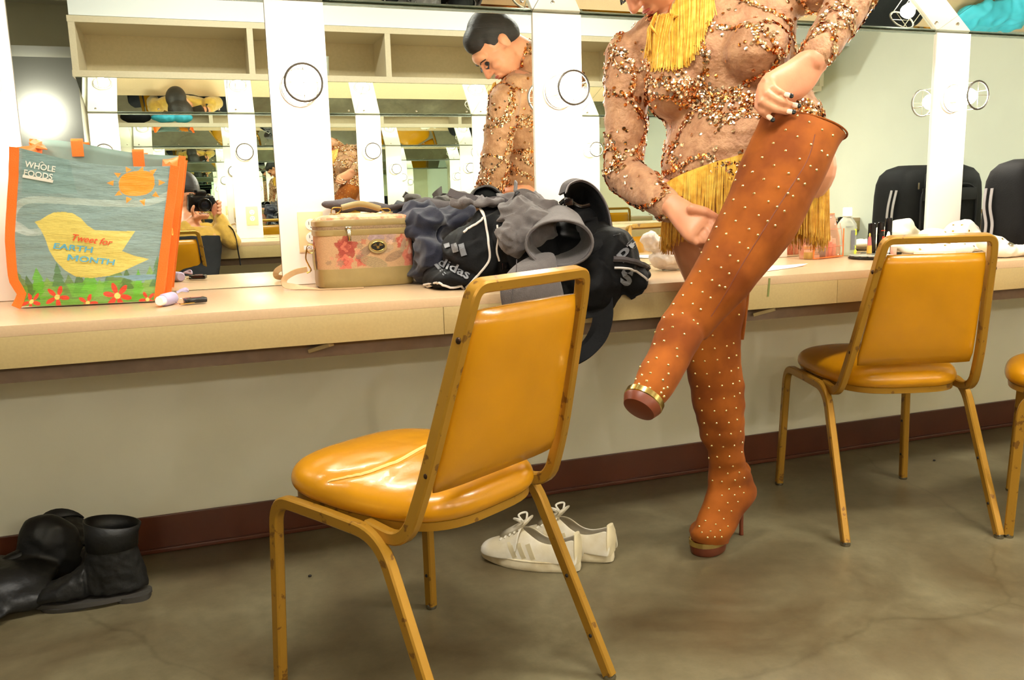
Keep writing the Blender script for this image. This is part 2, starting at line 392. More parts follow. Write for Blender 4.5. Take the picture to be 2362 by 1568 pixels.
bb = MB(); bb.box(((XL+XR)/2, WY-0.001, 0.057), (XR-XL, 0.010, 0.108), bev=0.002); bb.box(((XL+XR)/2, WY-0.008, 0.008), (XR-XL, 0.016, 0.014), bev=0.004)
struct('baseboard_front', bb, M['base'])
bb = MB(); bb.box(((-0.66+XR)/2, OY+0.003, 0.057), (XR+0.66, 0.008, 0.108)); struct('baseboard_back', bb, M['base'])
# soffits above the cubbies, ceiling beam in the far corridor
struct('trim_1', MB().box(((-0.63+XR)/2, OY+0.19, 2.05+(ZC-2.05)/2), (XR+0.63, 0.38, ZC-2.052)), M['soffit'])
struct('trim_2', MB().box(((-0.9+XR)/2, WY-0.19, 2.05+(ZC-2.05)/2), (XR+0.9, 0.38, ZC-2.052)), M['soffit'])
struct('trim_3', MB().box((-1.55, -2.2, 2.38), (1.7, 0.5, 0.44)).box((-1.5, -1.55, 2.50), (1.9, 0.12, 0.24)), M['ceil'])
PX = [-0.526+0.8015*k for k in range(6)]
PX[0] = -0.526
PWID = 0.163
ZM = 1.5636; ZT = 0.7628
def counter(yw, s, x0, x1, zt, label, grp):
    """s = -1: counter in front of a wall at +y; s = +1: opposite"""
    d = 0.566; t = empty('makeup_counter', ((x0+x1)/2, yw+s*d/2, 0), label, 'counter')
    mb = MB(); mb.box(((x0+x1)/2, yw+s*(d/2), zt-0.012), (x1-x0, d, 0.024), bev=0.0012); obj('countertop', mb, M['lam'], t)
    seams = [0.53-1.189*2, 0.53-1.189, 0.53, 1.719, 1.719+1.189, 1.719+2.378]; xs = [x0]+[q for q in seams if x0+0.1 < q < x1-0.1]+[x1]
    for a, b in zip(xs[:-1], xs[1:]):
        obj('front_panel', MB().box(((a+b)/2, yw+s*(d-0.010), zt-0.024-0.034), (b-a-0.0012, 0.020, 0.068), bev=0.0008), M['lamfront'], t)
    obj('apron', MB().box(((x0+x1)/2, yw+s*(d-0.075), zt-0.112), (x1-x0, 0.018, 0.045)), M['apron'], t)
    for bx in ([0.235, 1.50, 2.75, 3.9] if s < 0 else [0.62, 1.9, 3.2]):
        if x0 < bx < x1:
            m = MB(); m.tube([(bx+0.02, yw+s*(d-0.022), zt-0.098), (bx-0.025, yw+s*(d-0.060), zt-0.116)], 0.01, sq=(0.011, 0.005)); m.box((bx, yw+s*(d/2-0.05), zt-0.075), (0.03, d-0.22, 0.012))
            obj('support_bracket', m, M['lamfront'], t)
    return t
counter(WY, -1, XL, XR, ZT, 'long beige laminate makeup counter holding the bags, below the mirrors behind the chairs', 'c')
counter(OY, +1, -0.62, XR, 0.785, 'beige laminate counter across the room, seen reflected behind the photographer', 'c')
# green drip on the front panel
tag(obj('drip_stain', MB().ribbon([(1.482, 2.0232, .757), (1.481, 2.0232, .74), (1.479, 2.0232, .715), (1.478, 2.0232, .705)], 0.006, (1, 0, 0), 0.0004), mat('drip', (120, 128, 70), 0.4)), 'short green drip mark on the counter front right of the tall boots', 'stain')
bays = ['far left', 'left', 'middle', 'fourth', 'right', 'last']
what = ['showing the photographer, behind the tote bag', 'showing the woman\'s profile, above the floral case', 'behind the bending woman\'s right arm', 'behind the clear bottle, left of the right white post', 'right of the right white post, behind the black case', 'beyond']
def vanity_wall(yw, s, zt, xs, near):
    xs = list(xs)
    for k, x in enumerate(xs):
        nm = ('white light post with a caged bulb, ' + ['at the left edge beside the tote bag', 'holding the wall socket labelled A2', 'between the woman\'s reflected face and her shoulder', 'behind the bending woman', 'in front of the black rolling case', 'beyond the right edge'][k]) if near else 'white light post on the mirrored wall across the room, seen reflected'
        mb = MB().box((x, yw+s*0.007, (zt+ZM)/2), (PWID, 0.014, ZM-zt-0.002), bev=0.001)
        p = tag(obj('light_post', mb, M['white'], smooth=False), nm, 'light post', None if near else 'white posts across the room')
        # lamp
        zl = 1.3245; t = empty('caged_lamp', (x, yw+s*0.014, zl), None, 'lamp', None)
        t['label'] = ('wire caged vanity bulb on the white post ' + ['at the left edge beside the tote bag', 'above the socket labelled A2', 'between the reflected face and the sequined shoulder', 'behind the bending woman', 'above the black rolling case', 'beyond the right edge'][k]) if near else 'glowing caged vanity bulb on a white post across the room, seen reflected'
        if not near: t['group'] = 'caged bulbs across the room'
        y0 = yw+s*0.014; ax = (0, s, 0)
        obj('base_plate', MB().lathe([(0.0, 0), (0.052, 0), (0.052, 0.006), (0.040, 0.012), (0.024, 0.014), (0.022, 0.040), (0.018, 0.042), (0, 0.042)], (x, y0, zl), 20, axis=ax, caps=False), M['porcelain'], t)
        obj('bulb', MB().lathe([(0.0001, 0.038), (0.013, 0.040), (0.014, 0.05), (0.022, 0.062), (0.028, 0.076), (0.028, 0.088), (0.020, 0.101), (0.0001, 0.106)], (x, y0, zl), 16, axis=ax, caps=False), M['bulb'] if near else M['bulbfar'], t)
        mb = MB(); yr = y0+s*0.122
        circ = lambda r, yy: [(x+r*math.cos(a*PI/14), yy, zl+r*math.sin(a*PI/14)) for a in range(28)]
        mb.tube(circ(0.050, y0+s*0.014), 0.002, 6, closed=True); cg = t; obj('end_ring', MB().tube(circ(0.050, yr), 0.0036, 6, closed=True), M['ring'], t)
        for a in range(4):
            c, q = math.cos(a*PI/2+0.4), math.sin(a*PI/2+0.4)
            mb.tube([(x+0.050*c, y0+s*0.01, zl+0.050*q), (x+0.050*c, yr, zl+0.050*q)], 0.0016, 5)
        for a in (0, PI/2): mb.tube([(x+0.05*math.cos(a), yr, zl+0.05*math.sin(a)), (x-0.05*math.cos(a), yr, zl-0.05*math.sin(a))], 0.0010, 5)
        obj('wire_cage', mb, M['steel'], t)
    for k in range(len(xs)):
        x0 = xs[k]+PWID/2+0.001; x1 = (xs[k+1]-PWID/2-0.001) if k+1 < len(xs) else min(XR-0.01, x0+0.637)
        if x1 < x0+0.1: continue
        t = tag(obj('wall_mirror', MB().box(((x0+x1)/2, yw+s*0.003, (zt+0.001+ZM)/2), (x1-x0, 0.006, ZM-zt-0.003)), M['mirror'], smooth=False),
                ('vanity mirror pane ' + what[k]) if near else 'vanity mirror pane on the wall across the room, seen reflected', 'mirror', None if near else 'mirror panes across the room')
        obj('edge_strip', MB().box(((x0+x1)/2, yw+s*0.0085, ZM-0.004), (x1-x0, 0.003, 0.006)), M['medge'], t, smooth=False)
    # tilted mirror strips above
    edges = [xs[0]-PWID/2]+[x-PWID/2 for x in xs[1:]]+[min(XR-0.01, xs[-1]+0.72)]
    if near: edges = [-1.40]+edges[0:]
    run, rise = 0.40, 0.152
    for k, (a, b) in enumerate(zip(edges[:-1], edges[1:])):
        if b < a+0.1: continue
        q0 = V((a+0.001, yw+s*0.004, ZM+0.002)); dy = V((0, s*run, rise)); nn = V((0, -s*rise, run)).normalized()*0.004
        vs = [q0, q0+V((b-a-0.002, 0, 0)), q0+V((b-a-0.002, 0, 0))+dy, q0+dy]; vs += [p+nn for p in vs]
        mb = MB().add(vs, [(0, 1, 2, 3), (7, 6, 5, 4), (0, 4, 5, 1), (1, 5, 6, 2), (2, 6, 7, 3), (3, 7, 4, 0)])
        where = ['above the left edge', 'above the tote bag', 'above the floral case', 'above the bending woman\'s shoulder', 'above the woman\'s raised arm', 'at the top right corner of the wall', 'past the right edge'][k] if near else ''
        t = tag(obj('tilted_mirror', mb, M['mirror'], smooth=False), ('tilted overhead mirror strip ' + where) if near else 'tilted overhead mirror strip across the room, seen reflected', 'mirror', None if near else 'tilted mirrors across the room')
        for xx in (a+0.05, (a+b)/2, b-0.05):
            obj('mirror_screw', MB().lathe([(0.0001, 0), (0.007, 0), (0.005, 0.004), (0.0001, 0.005)], V((xx, yw+s*0.004, ZM+0.002))+dy*0.13-nn*0.1, 10, axis=-nn, caps=False), M['chrome'], t)
def cubby(yw, s, xs, label, own_end=True):
    x0, x1 = xs[0], xs[-1]; yf = yw+s*0.40; t = empty('cubby_shelf', ((x0+x1)/2, yw+s*0.2, 1.72), label, 'shelf'); zb, zt = 1.722, 2.045; th = 0.034
    obj('carcass', MB().box(((x0+x1)/2, yw+s*0.2, zb+th/2), (x1-x0, 0.40, th)).box(((x0+x1)/2, yw+s*0.2, zt-th/2), (x1-x0, 0.40, th)), M['shelf'], t, smooth=False)
    obj('back_panel', MB().box(((x0+x1)/2, yw+s*0.02, (zb+zt)/2), (x1-x0, 0.012, zt-zb-2*th)), M['shelfin'], t, smooth=False)
    for x in xs: obj('divider', MB().box((x+(0.02 if x == x0 else 0), yw+s*0.2, (zb+zt)/2), (0.034, 0.398, zt-zb-2*th)), M['shelf'], t, smooth=False)
    return t
vanity_wall(WY, -1, ZT, PX, True)
vanity_wall(OY, +1, 0.785, [-0.545, 0.25, 1.05, 1.85, 2.65, 3.45], False)
cubby(OY, +1, [-0.64, 0.315, 1.125, 1.935, 2.745, 3.555, 4.365], 'beige open cubby shelf above the mirrors across the room, seen reflected')
cubby(WY, -1, [-0.90, 0.10, 0.90, 1.70, 2.50, 3.30, 4.10, 4.60], 'beige open cubby shelf overhead above the near mirrors, seen only in double reflection')
def outlet(x, yw, s, z, label, group=None, txt=True):
    t = empty('wall_outlet', (x, yw, z), label, 'wall socket', group)
    obj('cover_plate', MB().box((x, yw+s*0.003, z), (0.073, 0.006, 0.117), bev=0.0022), M['ivory'], t)
    for dz in (0.021, -0.018):
        r = obj('socket', MB().lathe([(0.0001, 0), (0.0165, 0), (0.0160, 0.0015), (0.0001, 0.0015)], (x, yw+s*0.006, z+dz), 20, axis=(0, s, 0), caps=False), M['porcelain'], t)
        m = MB(); m.box((x-0.006, yw+s*0.0077, z+dz+0.004), (0.0016, 0.0008, 0.009)); m.box((x+0.006, yw+s*0.0077, z+dz+0.004), (0.0016, 0.0008, 0.007)); m.lathe([(0.0001, 0), (0.0022, 0), (0.0001, 0.0006)], (x, yw+s*0.0074, z+dz-0.008), 10, axis=(0, s, 0), caps=False)
        obj('slot', m, M['slot'], r)
    if txt:
        m = MB(); m.box((x-0.004, yw+s*0.0063, z-0.046), (0.040, 0.0008, 0.012)); obj('label_strip', m, M['cap'], t)
        m = MB(); place_text(m, 'A2', (x-0.013, yw+s*0.0069, z-0.0495), (-s, 0, 0), (0, 0, 1), 0.007); obj('label_lettering', m, M['stitch'], t, smooth=False)
outlet(0.283, WY-0.014, -1, 0.917, 'ivory wall socket with an A2 label left of the floral case')
for x in (0.27, 1.05): outlet(x, OY+0.014, +1, 0.93, 'ivory wall socket on a white post across the room, seen reflected', 'sockets across the room', False)
# corridor lamp on the far grey wall and ceiling fixtures
t = empty('wall_lamp', (-1.28, FY, 1.80), 'bright round wall lamp on the grey wall, reflected above the tote bag', 'lamp')
obj('lamp_globe', MB().ell((-1.28, FY+0.12, 1.80), (0.12, 0.10, 0.12)), mat('globe_glow', (255, 245, 220), 0.4, emit=(1, .93, .75), estr=22), t)
obj('wall_plate', MB().lathe([(0.0001, 0), (0.07, 0), (0.06, 0.03), (0.0001, 0.03)], (-1.28, FY, 1.80), 20, axis=(0, 1, 0), caps=False), M['steel'], t)
for k, lx in enumerate((0.2, 2.2)):
    t = empty('ceiling_light', (lx, 0.98, ZC), ['fluorescent ceiling light over the left chair, out of frame overhead', 'fluorescent ceiling light over the right chair, out of frame overhead'][k], 'ceiling light')
    obj('housing', MB().box((lx, 0.98, ZC-0.005), (1.2, 0.32, 0.01), bev=0.002), M['white'], t)
# ================================================================ CHAIRS
def make_chair(label, split):
    t = empty('banquet_chair', (0, 0, 0), label, 'chair', None)
    # seat cushion
    NU, NV = 44, 40; vs = []
    def out(a):   # rounded plan outline
        c, s = math.cos(a), math.sin(a); e = 2/3.4
        x = abs(c)**e*(1 if c >= 0 else -1); y = abs(s)**e*(1 if s >= 0 else -1)
        wy = 0.205*(1-0.12*max(0, -y)); yy = 0.06+0.232*y
        if y > 0: yy += 0.012*(1-x*x)
        return x*wy, yy
    rings = []
    prof = [(0.90, 0.425), (0.965, 0.428), (1.0, 0.440), (1.0, 0.450), (0.985, 0.464), (0.93, 0.478), (0.80, 0.489), (0.62, 0.497), (0.4, 0.503), (0.18, 0.505), (0.02, 0.506)]
    for k, z in prof:
        r = []
        for j in range(64):
            x, y = out(2*PI*j/64); zz = z
            r.append(V((x*k, 0.06+(y-0.06)*k, zz)))
        rings.append(r)
    mb = MB().rings(rings)
    s = obj('seat', mb, M['vinyl'], t, smooth='all')
    sub = s.modifiers.new('s', 'SUBSURF'); sub.levels = 2; sub.render_levels = 2
    if split:
        dg = bpy.context.evaluated_depsgraph_get(); me = bpy.data.meshes.new_from_object(s.evaluated_get(dg)); s.modifiers.clear(); s.data = me
        path = spl([(-0.19, 0.10, 0), (-0.145, 0.045, 0), (-0.07, 0.03, 0), (0.02, 0.045, 0), (0.09, 0.075, 0)], 10)
        for v in me.vertices:
            if v.co.z > 0.455:
                d = min((V((p.x, p.y, 0))-V((v.co.x, v.co.y, 0))).length for p in path)
                v.co.z -= 0.004*math.exp(-(d/0.010)**2)
                v.co.z -= 0.006*math.exp(-(((v.co.x+0.10)/0.09)**2+((v.co.y+0.02)/0.06)**2))
                v.co.z += 0.0022*noise.noise(V((v.co.x*26, v.co.y*34, 0.3)))*math.exp(-((d)/0.09)**2)
        me.polygons.foreach_set('use_smooth', [True]*len(me.polygons))
        bv = BVHTree.FromPolygons([v.co.copy() for v in me.vertices], [tuple(p.vertices) for p in me.polygons])
        P = []; W = []
        for i, p in enumerate(path):
            h = bv.ray_cast(V((p.x, p.y, 1)), V((0, 0, -1)))
            if h[0]: P.append(h[0]+V((0, 0, 0.0008))); W.append(0.0018+0.0026*math.sin(PI*i/(len(path)-1)))
        m = MB(); m.tube(P, W, 6); sp = obj('seat_split', m, M['vinyldark'], s)
    obj('seat_pan', MB().rings([[V((out(2*PI*j/48)[0]*k, 0.06+(out(2*PI*j/48)[1]-0.06)*k, z)) for j in range(48)] for k, z in ((0.93, 0.410), (0.955, 0.412), (0.955, 0.428), (0.9, 0.430))]), M['gold'], t)
    # back pad
    mb = MB(); rg = []
    N = 13
    for i in range(N):
        q = i/(N-1); z = 0.500+0.320*q; y = -0.163-0.087*q; hw = 0.172-0.030*q; e = 1-abs(2*q-1)**6; rr = []
        th = 0.012+0.014*e
        for k in range(28):
            a = 2*PI*k/28; c, sn = math.cos(a), math.sin(a); x = abs(c)**0.35*(1 if c >= 0 else -1); yy = abs(sn)**0.8*(1 if sn >= 0 else -1)
            f = 0.97 if i in (0, N-1) else 1.0
            rr.append(V((x*hw*f, y+yy*th*(1.0-0.35*abs(x)**4), z)))
        rg.append(rr)
    mb.rings(rg); b = obj('backrest', mb, M['vinyl'], t, smooth='all')
    # back frame: one bent tube
    T = lambda x, q: V((x, -0.163-0.087*q-0.002, 0.500+0.320*q))
    left = [V((-0.196, -0.02, 0.417)), V((-0.202, -0.128, 0.408)), T(-0.190, 0.10), T(-0.157, 1.0), V((-0.149, -0.262, 0.862)), V((0.149, -0.262, 0.862)), T(0.157, 1.0), T(0.190, 0.10), V((0.202, -0.128, 0.408)), V((0.196, -0.02, 0.417))]
    pts = bend(left, [0, 0.055, 0.05, 0.02, 0.062, 0.062, 0.02, 0.05, 0.055, 0], 7)
    obj('back_frame', MB().tube(pts, 0.012, sq=(0.0125, 0.0105), up=(1, 0, 0)), M['gold'], t)
    # side leg loops, each leg its own part
    for sx in (-1, 1):
        rear = bend([(sx*0.214, 0.08, 0.418), (sx*0.213, -0.072, 0.414), (sx*0.226, -0.262, 0.008)], 0.06, 8)
        front = bend([(sx*0.214, 0.08, 0.418), (sx*0.207, 0.252, 0.414), (sx*0.220, 0.264, 0.008)], 0.055, 8)
        for nm, pp in (('rear_leg', rear), ('front_leg', front)):
            l = obj('leg', MB().tube(pp, 0.012, sq=(0.0125, 0.011), up=(1, 0, 0)), M['gold'], t)
            e = V(pp[-1]); obj('glide', MB().lathe([(0.0001, -0.008), (0.013, -0.008), (0.014, -0.003), (0.011, 0.004), (0.0001, 0.004)], e, 14, caps=False), M['foot'], l)
            m = MB()
            for zz in (0.09, 0.21):
                d = (V(pp[-1])-V(pp[-2])).normalized(); q = V(pp[-1])-d*((zz-0.008)/abs(d.z)); m.ell(q+V((-sx*0.0115, 0, 0)), (0.003, 0.0042, 0.0042), seg=8, rg=6)
            obj('bolt_hole', m, M['slot'], l)
        for q in (0.86, 0.13):
            p = T(sx*(0.190-0.033*q), q)+V((sx*0.011, -0.004, 0)); obj('bolt', MB().ell(p, (0.004, 0.006, 0.006), seg=10, rg=6), M['bolt'], t)
    obj('underseat_bar', MB().tube([(-0.205, 0.17, 0.408), (0.205, 0.17, 0.408)], 0.01, sq=(0.010, 0.008)).tube([(-0.205, -0.03, 0.408), (0.205, -0.03, 0.408)], 0.01, sq=(0.010, 0.008)), M['gold'], t)
    return t
def copy_tree(o, parent=None):
    c = o.copy(); COL.objects.link(c)
    if parent is not None: c.parent = parent
    for ch in list(o.children): copy_tree(ch, c)
    return c
ch1 = make_chair('mustard banquet chair with a split seat, nearest the camera', True)
proto = make_chair('mustard banquet chair with worn gold frame beside the woman\'s boots, right', False)
def pose(o, x, y, a): o.matrix_world = Matrix.Translation((x, y, 0)) @ Matrix.Rotation(a, 4, 'Z')
c3 = copy_tree(proto); c3['label'] = 'mustard banquet chair cut off by the right edge, only a leg and seat corner showing'
c4 = copy_tree(proto); c4['label'] = 'mustard banquet chair the photographer sits on, seen in the mirror'
pose(ch1, 0.3908, 1.6038, math.radians(30.3)); pose(proto, 1.9261, 2.0445, math.radians(-16.0))
pose(c3, 2.438, 1.6635, math.radians(40)); c5 = copy_tree(proto); c5['label'] = 'mustard banquet chair by the turquoise cloth, seen only in the tilted mirror'; pose(c5, 4.02, 1.90, math.radians(-10)); pose(c4, -0.225, -0.085, math.radians(176))

# ================================================================ TOTE BAG
def build_tote():
    t = empty('tote_bag', (-0.29, 2.44, ZT), 'printed shopping tote with a yellow bird, sun and orange edges on the counter', 'bag')
    BL, BR = V((-0.456, 2.364, ZT+0.004)), V((-0.140, 2.318, ZT+0.004)); TL, TR = V((-0.418, 2.372, 1.151)), V((-0.072, 2.322, 1.100))
    nrm = (BR-BL).cross(TL-BL).normalized()
    if nrm.y > 0: nrm = -nrm
    CZ = [(230, 200), (1412, 388), (1262, 1442), (176, 1474)]   # TL TR BR BL in drawing units
    def S(u, v):
        sag = 0.006*math.sin(PI*u)*(v**4)
        p = (BL*(1-u)+BR*u)*(1-v)+(TL*(1-u)+TR*u)*v
        b = 0.014*math.sin(PI*min(1, max(0, u)))*math.sin(PI*(0.12+0.8*v))
        wv = 0.0024*noise.noise(V((u*3.0, v*9, 1.7)))+0.0016*noise.noise(V((u*7, v*26, 4.2)))+0.004*noise.noise(V((u*2, v*3.5, 8)))
        leftpull = -0.010*math.exp(-((v-0.45)/0.3)**2)*(1-u)**3 + 0.016*math.exp(-((v-0.08)/0.06)**2)*(1-u)**5
        return p+nrm*(b+wv)+V((leftpull, 0, -sag*3))
    def uv2px(u, v):
        x = ((CZ[3][0]*(1-u)+CZ[2][0]*u)*(1-v)+(CZ[0][0]*(1-u)+CZ[1][0]*u)*v)
        y = ((CZ[3][1]*(1-u)+CZ[2][1]*u)*(1-v)+(CZ[0][1]*(1-u)+CZ[1][1]*u)*v)
        return x, y
    def px2uv(x, y):
        u = v = 0.5
        for _ in range(12):
            X, Y = uv2px(u, v); e = 1e-4; a = uv2px(u+e, v); b = uv2px(u, v+e)
            j11, j12, j21, j22 = (a[0]-X)/e, (b[0]-X)/e, (a[1]-Y)/e, (b[1]-Y)/e; D = j11*j22-j12*j21
            dx, dy = x-X, y-Y; u += (dx*j22-dy*j12)/D; v += (dy*j11-dx*j21)/D
        return u, v
    N = 300
    U, Vv = np.meshgrid(np.linspace(0, 1, N), np.linspace(0, 1, N), indexing='xy')
    X, Y = uv2px(U, Vv)
    C = np.zeros((N, N, 3)); sky = np.array(lin((134, 156, 150))); C[:] = sky
    rng = np.random.RandomState(3)
    def inpoly(P):
        ins = np.zeros(X.shape, bool); n = len(P)
        for i in range(n):
            x1, y1 = P[i]; x2, y2 = P[(i+1) % n]
            cnd = ((y1 > Y) != (y2 > Y)) & (X < (x2-x1)*(Y-y1)/((y2-y1) or 1e-9)+x1); ins ^= cnd
        return ins
    def fill(mask, c, a=1.0): C[mask] = C[mask]*(1-a)+np.array(lin(c))*a
    fill((X > 260) & (Y < 560) & (X-Y*0.2 < 560), (112, 148, 140), 0.35)
    def stroke(P, w, c, a=0.8):
        P = [np.array(p, float) for p in P]; m = np.zeros(X.shape, bool)
        Q = [tuple(q)[:2] for q in spl([(p[0], p[1], 0) for p in P], 8)]
        for (x1, y1), (x2, y2) in zip(Q[:-1], Q[1:]):
            L2 = (x2-x1)**2+(y2-y1)**2+1e-9; tt = np.clip(((X-x1)*(x2-x1)+(Y-y1)*(y2-y1))/L2, 0, 1)
            m |= (X-x1-tt*(x2-x1))**2+(Y-y1-tt*(y2-y1))**2 < w*w
        fill(m, c, a)
    stroke([(1400, 600), (1200, 660), (900, 648), (600, 622), (350, 612), (240, 650), (200, 740), (215, 820), (300, 870), (390, 870)], 28, (176, 190, 178), 0.75)
    fill(inpoly([(180, 760), (260, 800), (330, 860), (400, 880), (300, 900), (200, 860)]), (186, 196, 188), 0.6)
    # ground and trees
    base = 1290
    fill(Y > base+20*np.sin(X/90), (112, 160, 64))
    for i in range(16):
        x = 190+i*78+rng.randint(-20, 20); h = rng.randint(110, 230); b0 = rng.randint(1290, 1420); w2 = rng.randint(60, 100)
        col = [(112, 140, 74), (84, 116, 58), (104, 176, 50), (132, 168, 84), (92, 130, 80)][i % 5]
        P = [(x, b0-h), (x+w2*0.45, b0-h*0.55), (x+w2*0.3, b0-h*0.55), (x+w2*0.75, b0-h*0.2), (x+w2*0.5, b0-h*0.2), (x+w2, b0+20), (x-w2, b0+20), (x-w2*0.5, b0-h*0.2), (x-w2*0.75, b0-h*0.2), (x-w2*0.3, b0-h*0.55), (x-w2*0.45, b0-h*0.55)]
        fill(inpoly(P), col, 0.85)
    fill(inpoly([(560, 1290), (1000, 1270), (900, 1400), (600, 1400)]), (112, 190, 60), 0.5)
    fill(inpoly([(860, 1240), (1262, 1230), (1262, 1270), (1100, 1280), (1000, 1250)]), (128, 160, 172))
    # bird
    bird = [(355, 790), (400, 775), (450, 740), (500, 715), (570, 712), (640, 725), (700, 765), (750, 825), (805, 865), (900, 875), (1110, 885), (1010, 1040), (1100, 1080), (1215, 1110), (1100, 1160), (1000, 1205), (900, 1235), (760, 1250), (640, 1235), (560, 1180), (500, 1110), (455, 1020), (430, 920), (400, 850)]
    fill(inpoly(bird), (216, 198, 104))
    # sun
    fill((np.abs((X-1130)/138)**2.5+np.abs((Y-492)/107)**2.5) < 1, (248, 152, 48))
    for cx, cy_ in ((980, 398), (928, 475), (985, 572), (1060, 630), (1178, 655), (1278, 605), (1322, 508), (1262, 405), (1060, 360), (1170, 374)):
        d = np.array([cx-1130, cy_-492.0]); d /= np.linalg.norm(d); n_ = np.array([-d[1], d[0]]); c0 = np.array([cx, cy_])
        P = [tuple(c0+d*30), tuple(c0-d*22+n_*24), tuple(c0-d*22-n_*24)]; fill(inpoly(P), (246, 158, 60))
    # flowers
    for cx, cy_, r, na, a0 in ((265, 1432, 84, 5, 0.3), (478, 1398, 100, 5, 0.1), (957, 1396, 112, 6, 0.2), (722, 1450, 80, 5, 0.0), (1195, 1430, 70, 5, 0.5)):
        for k in range(na):
            a = a0+2*PI*k/na; px_, py_ = cx+0.6*r*math.cos(a), cy_+0.55*r*math.sin(a); dx = (X-px_)*math.cos(a)+(Y-py_)*math.sin(a); dy = -(X-px_)*math.sin(a)+(Y-py_)*math.cos(a)
            fill((dx/(r*0.42))**2+(dy/(r*0.19))**2 < 1, (222, 74, 50))
        fill((X-cx)**2+(Y-cy_)**2 < (r*0.22)**2, (232, 214, 120))
    # woven streaks
    st = rng.rand(N, 1)*0.12+0.94; C *= st[:, :, None] if st.ndim == 2 else st
    fine = 1-0.14*(rng.rand(N, 40).repeat(N//40+1, axis=1)[:, :N] > 0.86); C *= fine[:, :, None]
    vs = [S(U[i, j], Vv[i, j]) for i in range(N) for j in range(N)]
    fs = [(i*N+j, i*N+j+1, (i+1)*N+j+1, (i+1)*N+j) for i in range(N-1) for j in range(N-1)]
    o = obj('front_panel', MB().add(vs, fs), M['paint'], t, smooth='all')
    ca = o.data.color_attributes.new('paint', 'FLOAT_COLOR', 'POINT'); buf = np.ones((N*N, 4), np.float32); buf[:, :3] = C.reshape(-1, 3); ca.data.foreach_set('color', buf.ravel())
    def mp(x0, y0, ang, lift=0.0032):
        c, s = math.cos(ang), math.sin(ang)
        return lambda x, y: (lambda uv: S(*uv)+nrm*lift)(px2uv(x0+x*c+y*s, y0+x*s-y*c))
    def words(name, items, m):
        mb = MB()
        for s, x, y, ang, h, wd, bold, sh in items: place_text(mb, s, None, (1, 0, 0), (0, 1, 0), h, bold, sh, wd, mapf=mp(x, y, ang))
        return obj(name, mb, m, o, smooth=False)
    words('shop_lettering', [('WHOLE', 283, 352, 0.13, 52, 226, 0.014, 0), ('FOODS', 276, 420, 0.13, 50, 214, 0.014, 0)], M['logow'])
    mb = MB(); f = mp(266, 436, 0.16); mb.add([f(0, 0), f(228, 0), f(232, 24), f(0, 24)], [(0, 1, 2, 3)]); f2 = mp(385, 318, 0.13); mb.add([f2(0, 0), f2(26, 18), f2(50, 4), f2(26, 26)], [(0, 1, 2, 3)]); obj('shop_logo_bar', mb, M['logow'], o, smooth=False)
    words('script_lettering', [('Tweet for', 636, 946, 0.17, 54, 306, 0.012, 0.35)], M['printred'])
    words('month_lettering', [('EARTH', 488, 1006, 0.14, 46, 304, 0.022, 0.1), ('ONTH', 680, 1115, 0.14, 47, 272, 0.022, 0.1)], M['printblue'])
    mb = MB(); f = mp(588, 1102, 0.14)
    for q in ([(0, 0), (17, 0), (23, 48), (6, 48)], [(64, 0), (81, 0), (87, 48), (70, 48)], [(8, 48), (25, 48), (48, 16), (36, 8)], [(36, 8), (48, 16), (86, 48), (69, 48)]): mb.add([f(a, b) for a, b in q], [(0, 1, 2, 3)])
    obj('month_initial', mb, M['printblue'], o, smooth=False)
    # back panel, sides, edges
    off = V((0.012, 0.16, 0))
    BK = lambda u, v: (BL*(1-u)+BR*u)*(1-v)+(TL*(1-u)+TR*u)*v+off+V((0.004, 0, 0.030*v+0.004*math.sin(7*u)*v))
    n = 24; vs = [BK(i/n, j/n) for j in range(n+1) for i in range(n+1)]; fs = [(j*(n+1)+i, j*(n+1)+i+1, (j+1)*(n+1)+i+1, (j+1)*(n+1)+i) for j in range(n) for i in range(n)]
    solid(obj('back_panel', MB().add(vs, fs), M['paintback'], t, smooth='all'), 0.002)
    for sd, u in ((0, 0.0), (1, 1.0)):
        vs = []; n2 = 14
        for j in range(n+1):
            v = j/n
            for i in range(n2+1):
                w_ = i/n2; p = S(u, v).lerp(BK(u, v), w_); fold = 0.030*math.sin(PI*w_)*(0.35+0.65*v)
                p += V(((-fold if u > 0.5 else fold)*(1.0 if v > 0.5 else 0.3)+0.004*noise.noise(V((w_*5, v*8, sd*7)))*math.sin(PI*w_)*2, 0, 0.012*math.sin(PI*w_)*noise.noise(V((w_*3, v*5, 2))))); vs.append(p)
        fs = [(j*(n2+1)+i, j*(n2+1)+i+1, (j+1)*(n2+1)+i+1, (j+1)*(n2+1)+i) for j in range(n) for i in range(n2)]
        sp = solid(obj('side_gusset', MB().add(vs, fs), M['orangeside'], t, smooth='all'), 0.0015)
    obj('bottom_panel', MB().box((BL+BR)/2*1.0+V((0.01, 0.09, 0.0)), (0.315, 0.18, 0.003), RZ(-0.14)), M['bagin'], t)
    for nm, fn, uu, d in (('edge_binding', S, 0.0, -1), ('edge_binding', S, 1.0, 1)):
        pts = [fn(uu, k/24) for k in range(25)]; obj(nm, MB().ribbon([p+nrm*0.002+V((d*0.006, 0, 0)) for p in pts], 0.021, (1, -0.12, 0), 0.0016), M['orange'], t)
    for uu, d in ((0.0, -1), (1.0, 1)):
        pts = [BK(uu, k/24)+V((d*0.005, -0.004, 0)) for k in range(25)]; obj('edge_binding', MB().ribbon(pts, 0.018, (1, -0.12, 0), 0.0016), M['orange'], t)
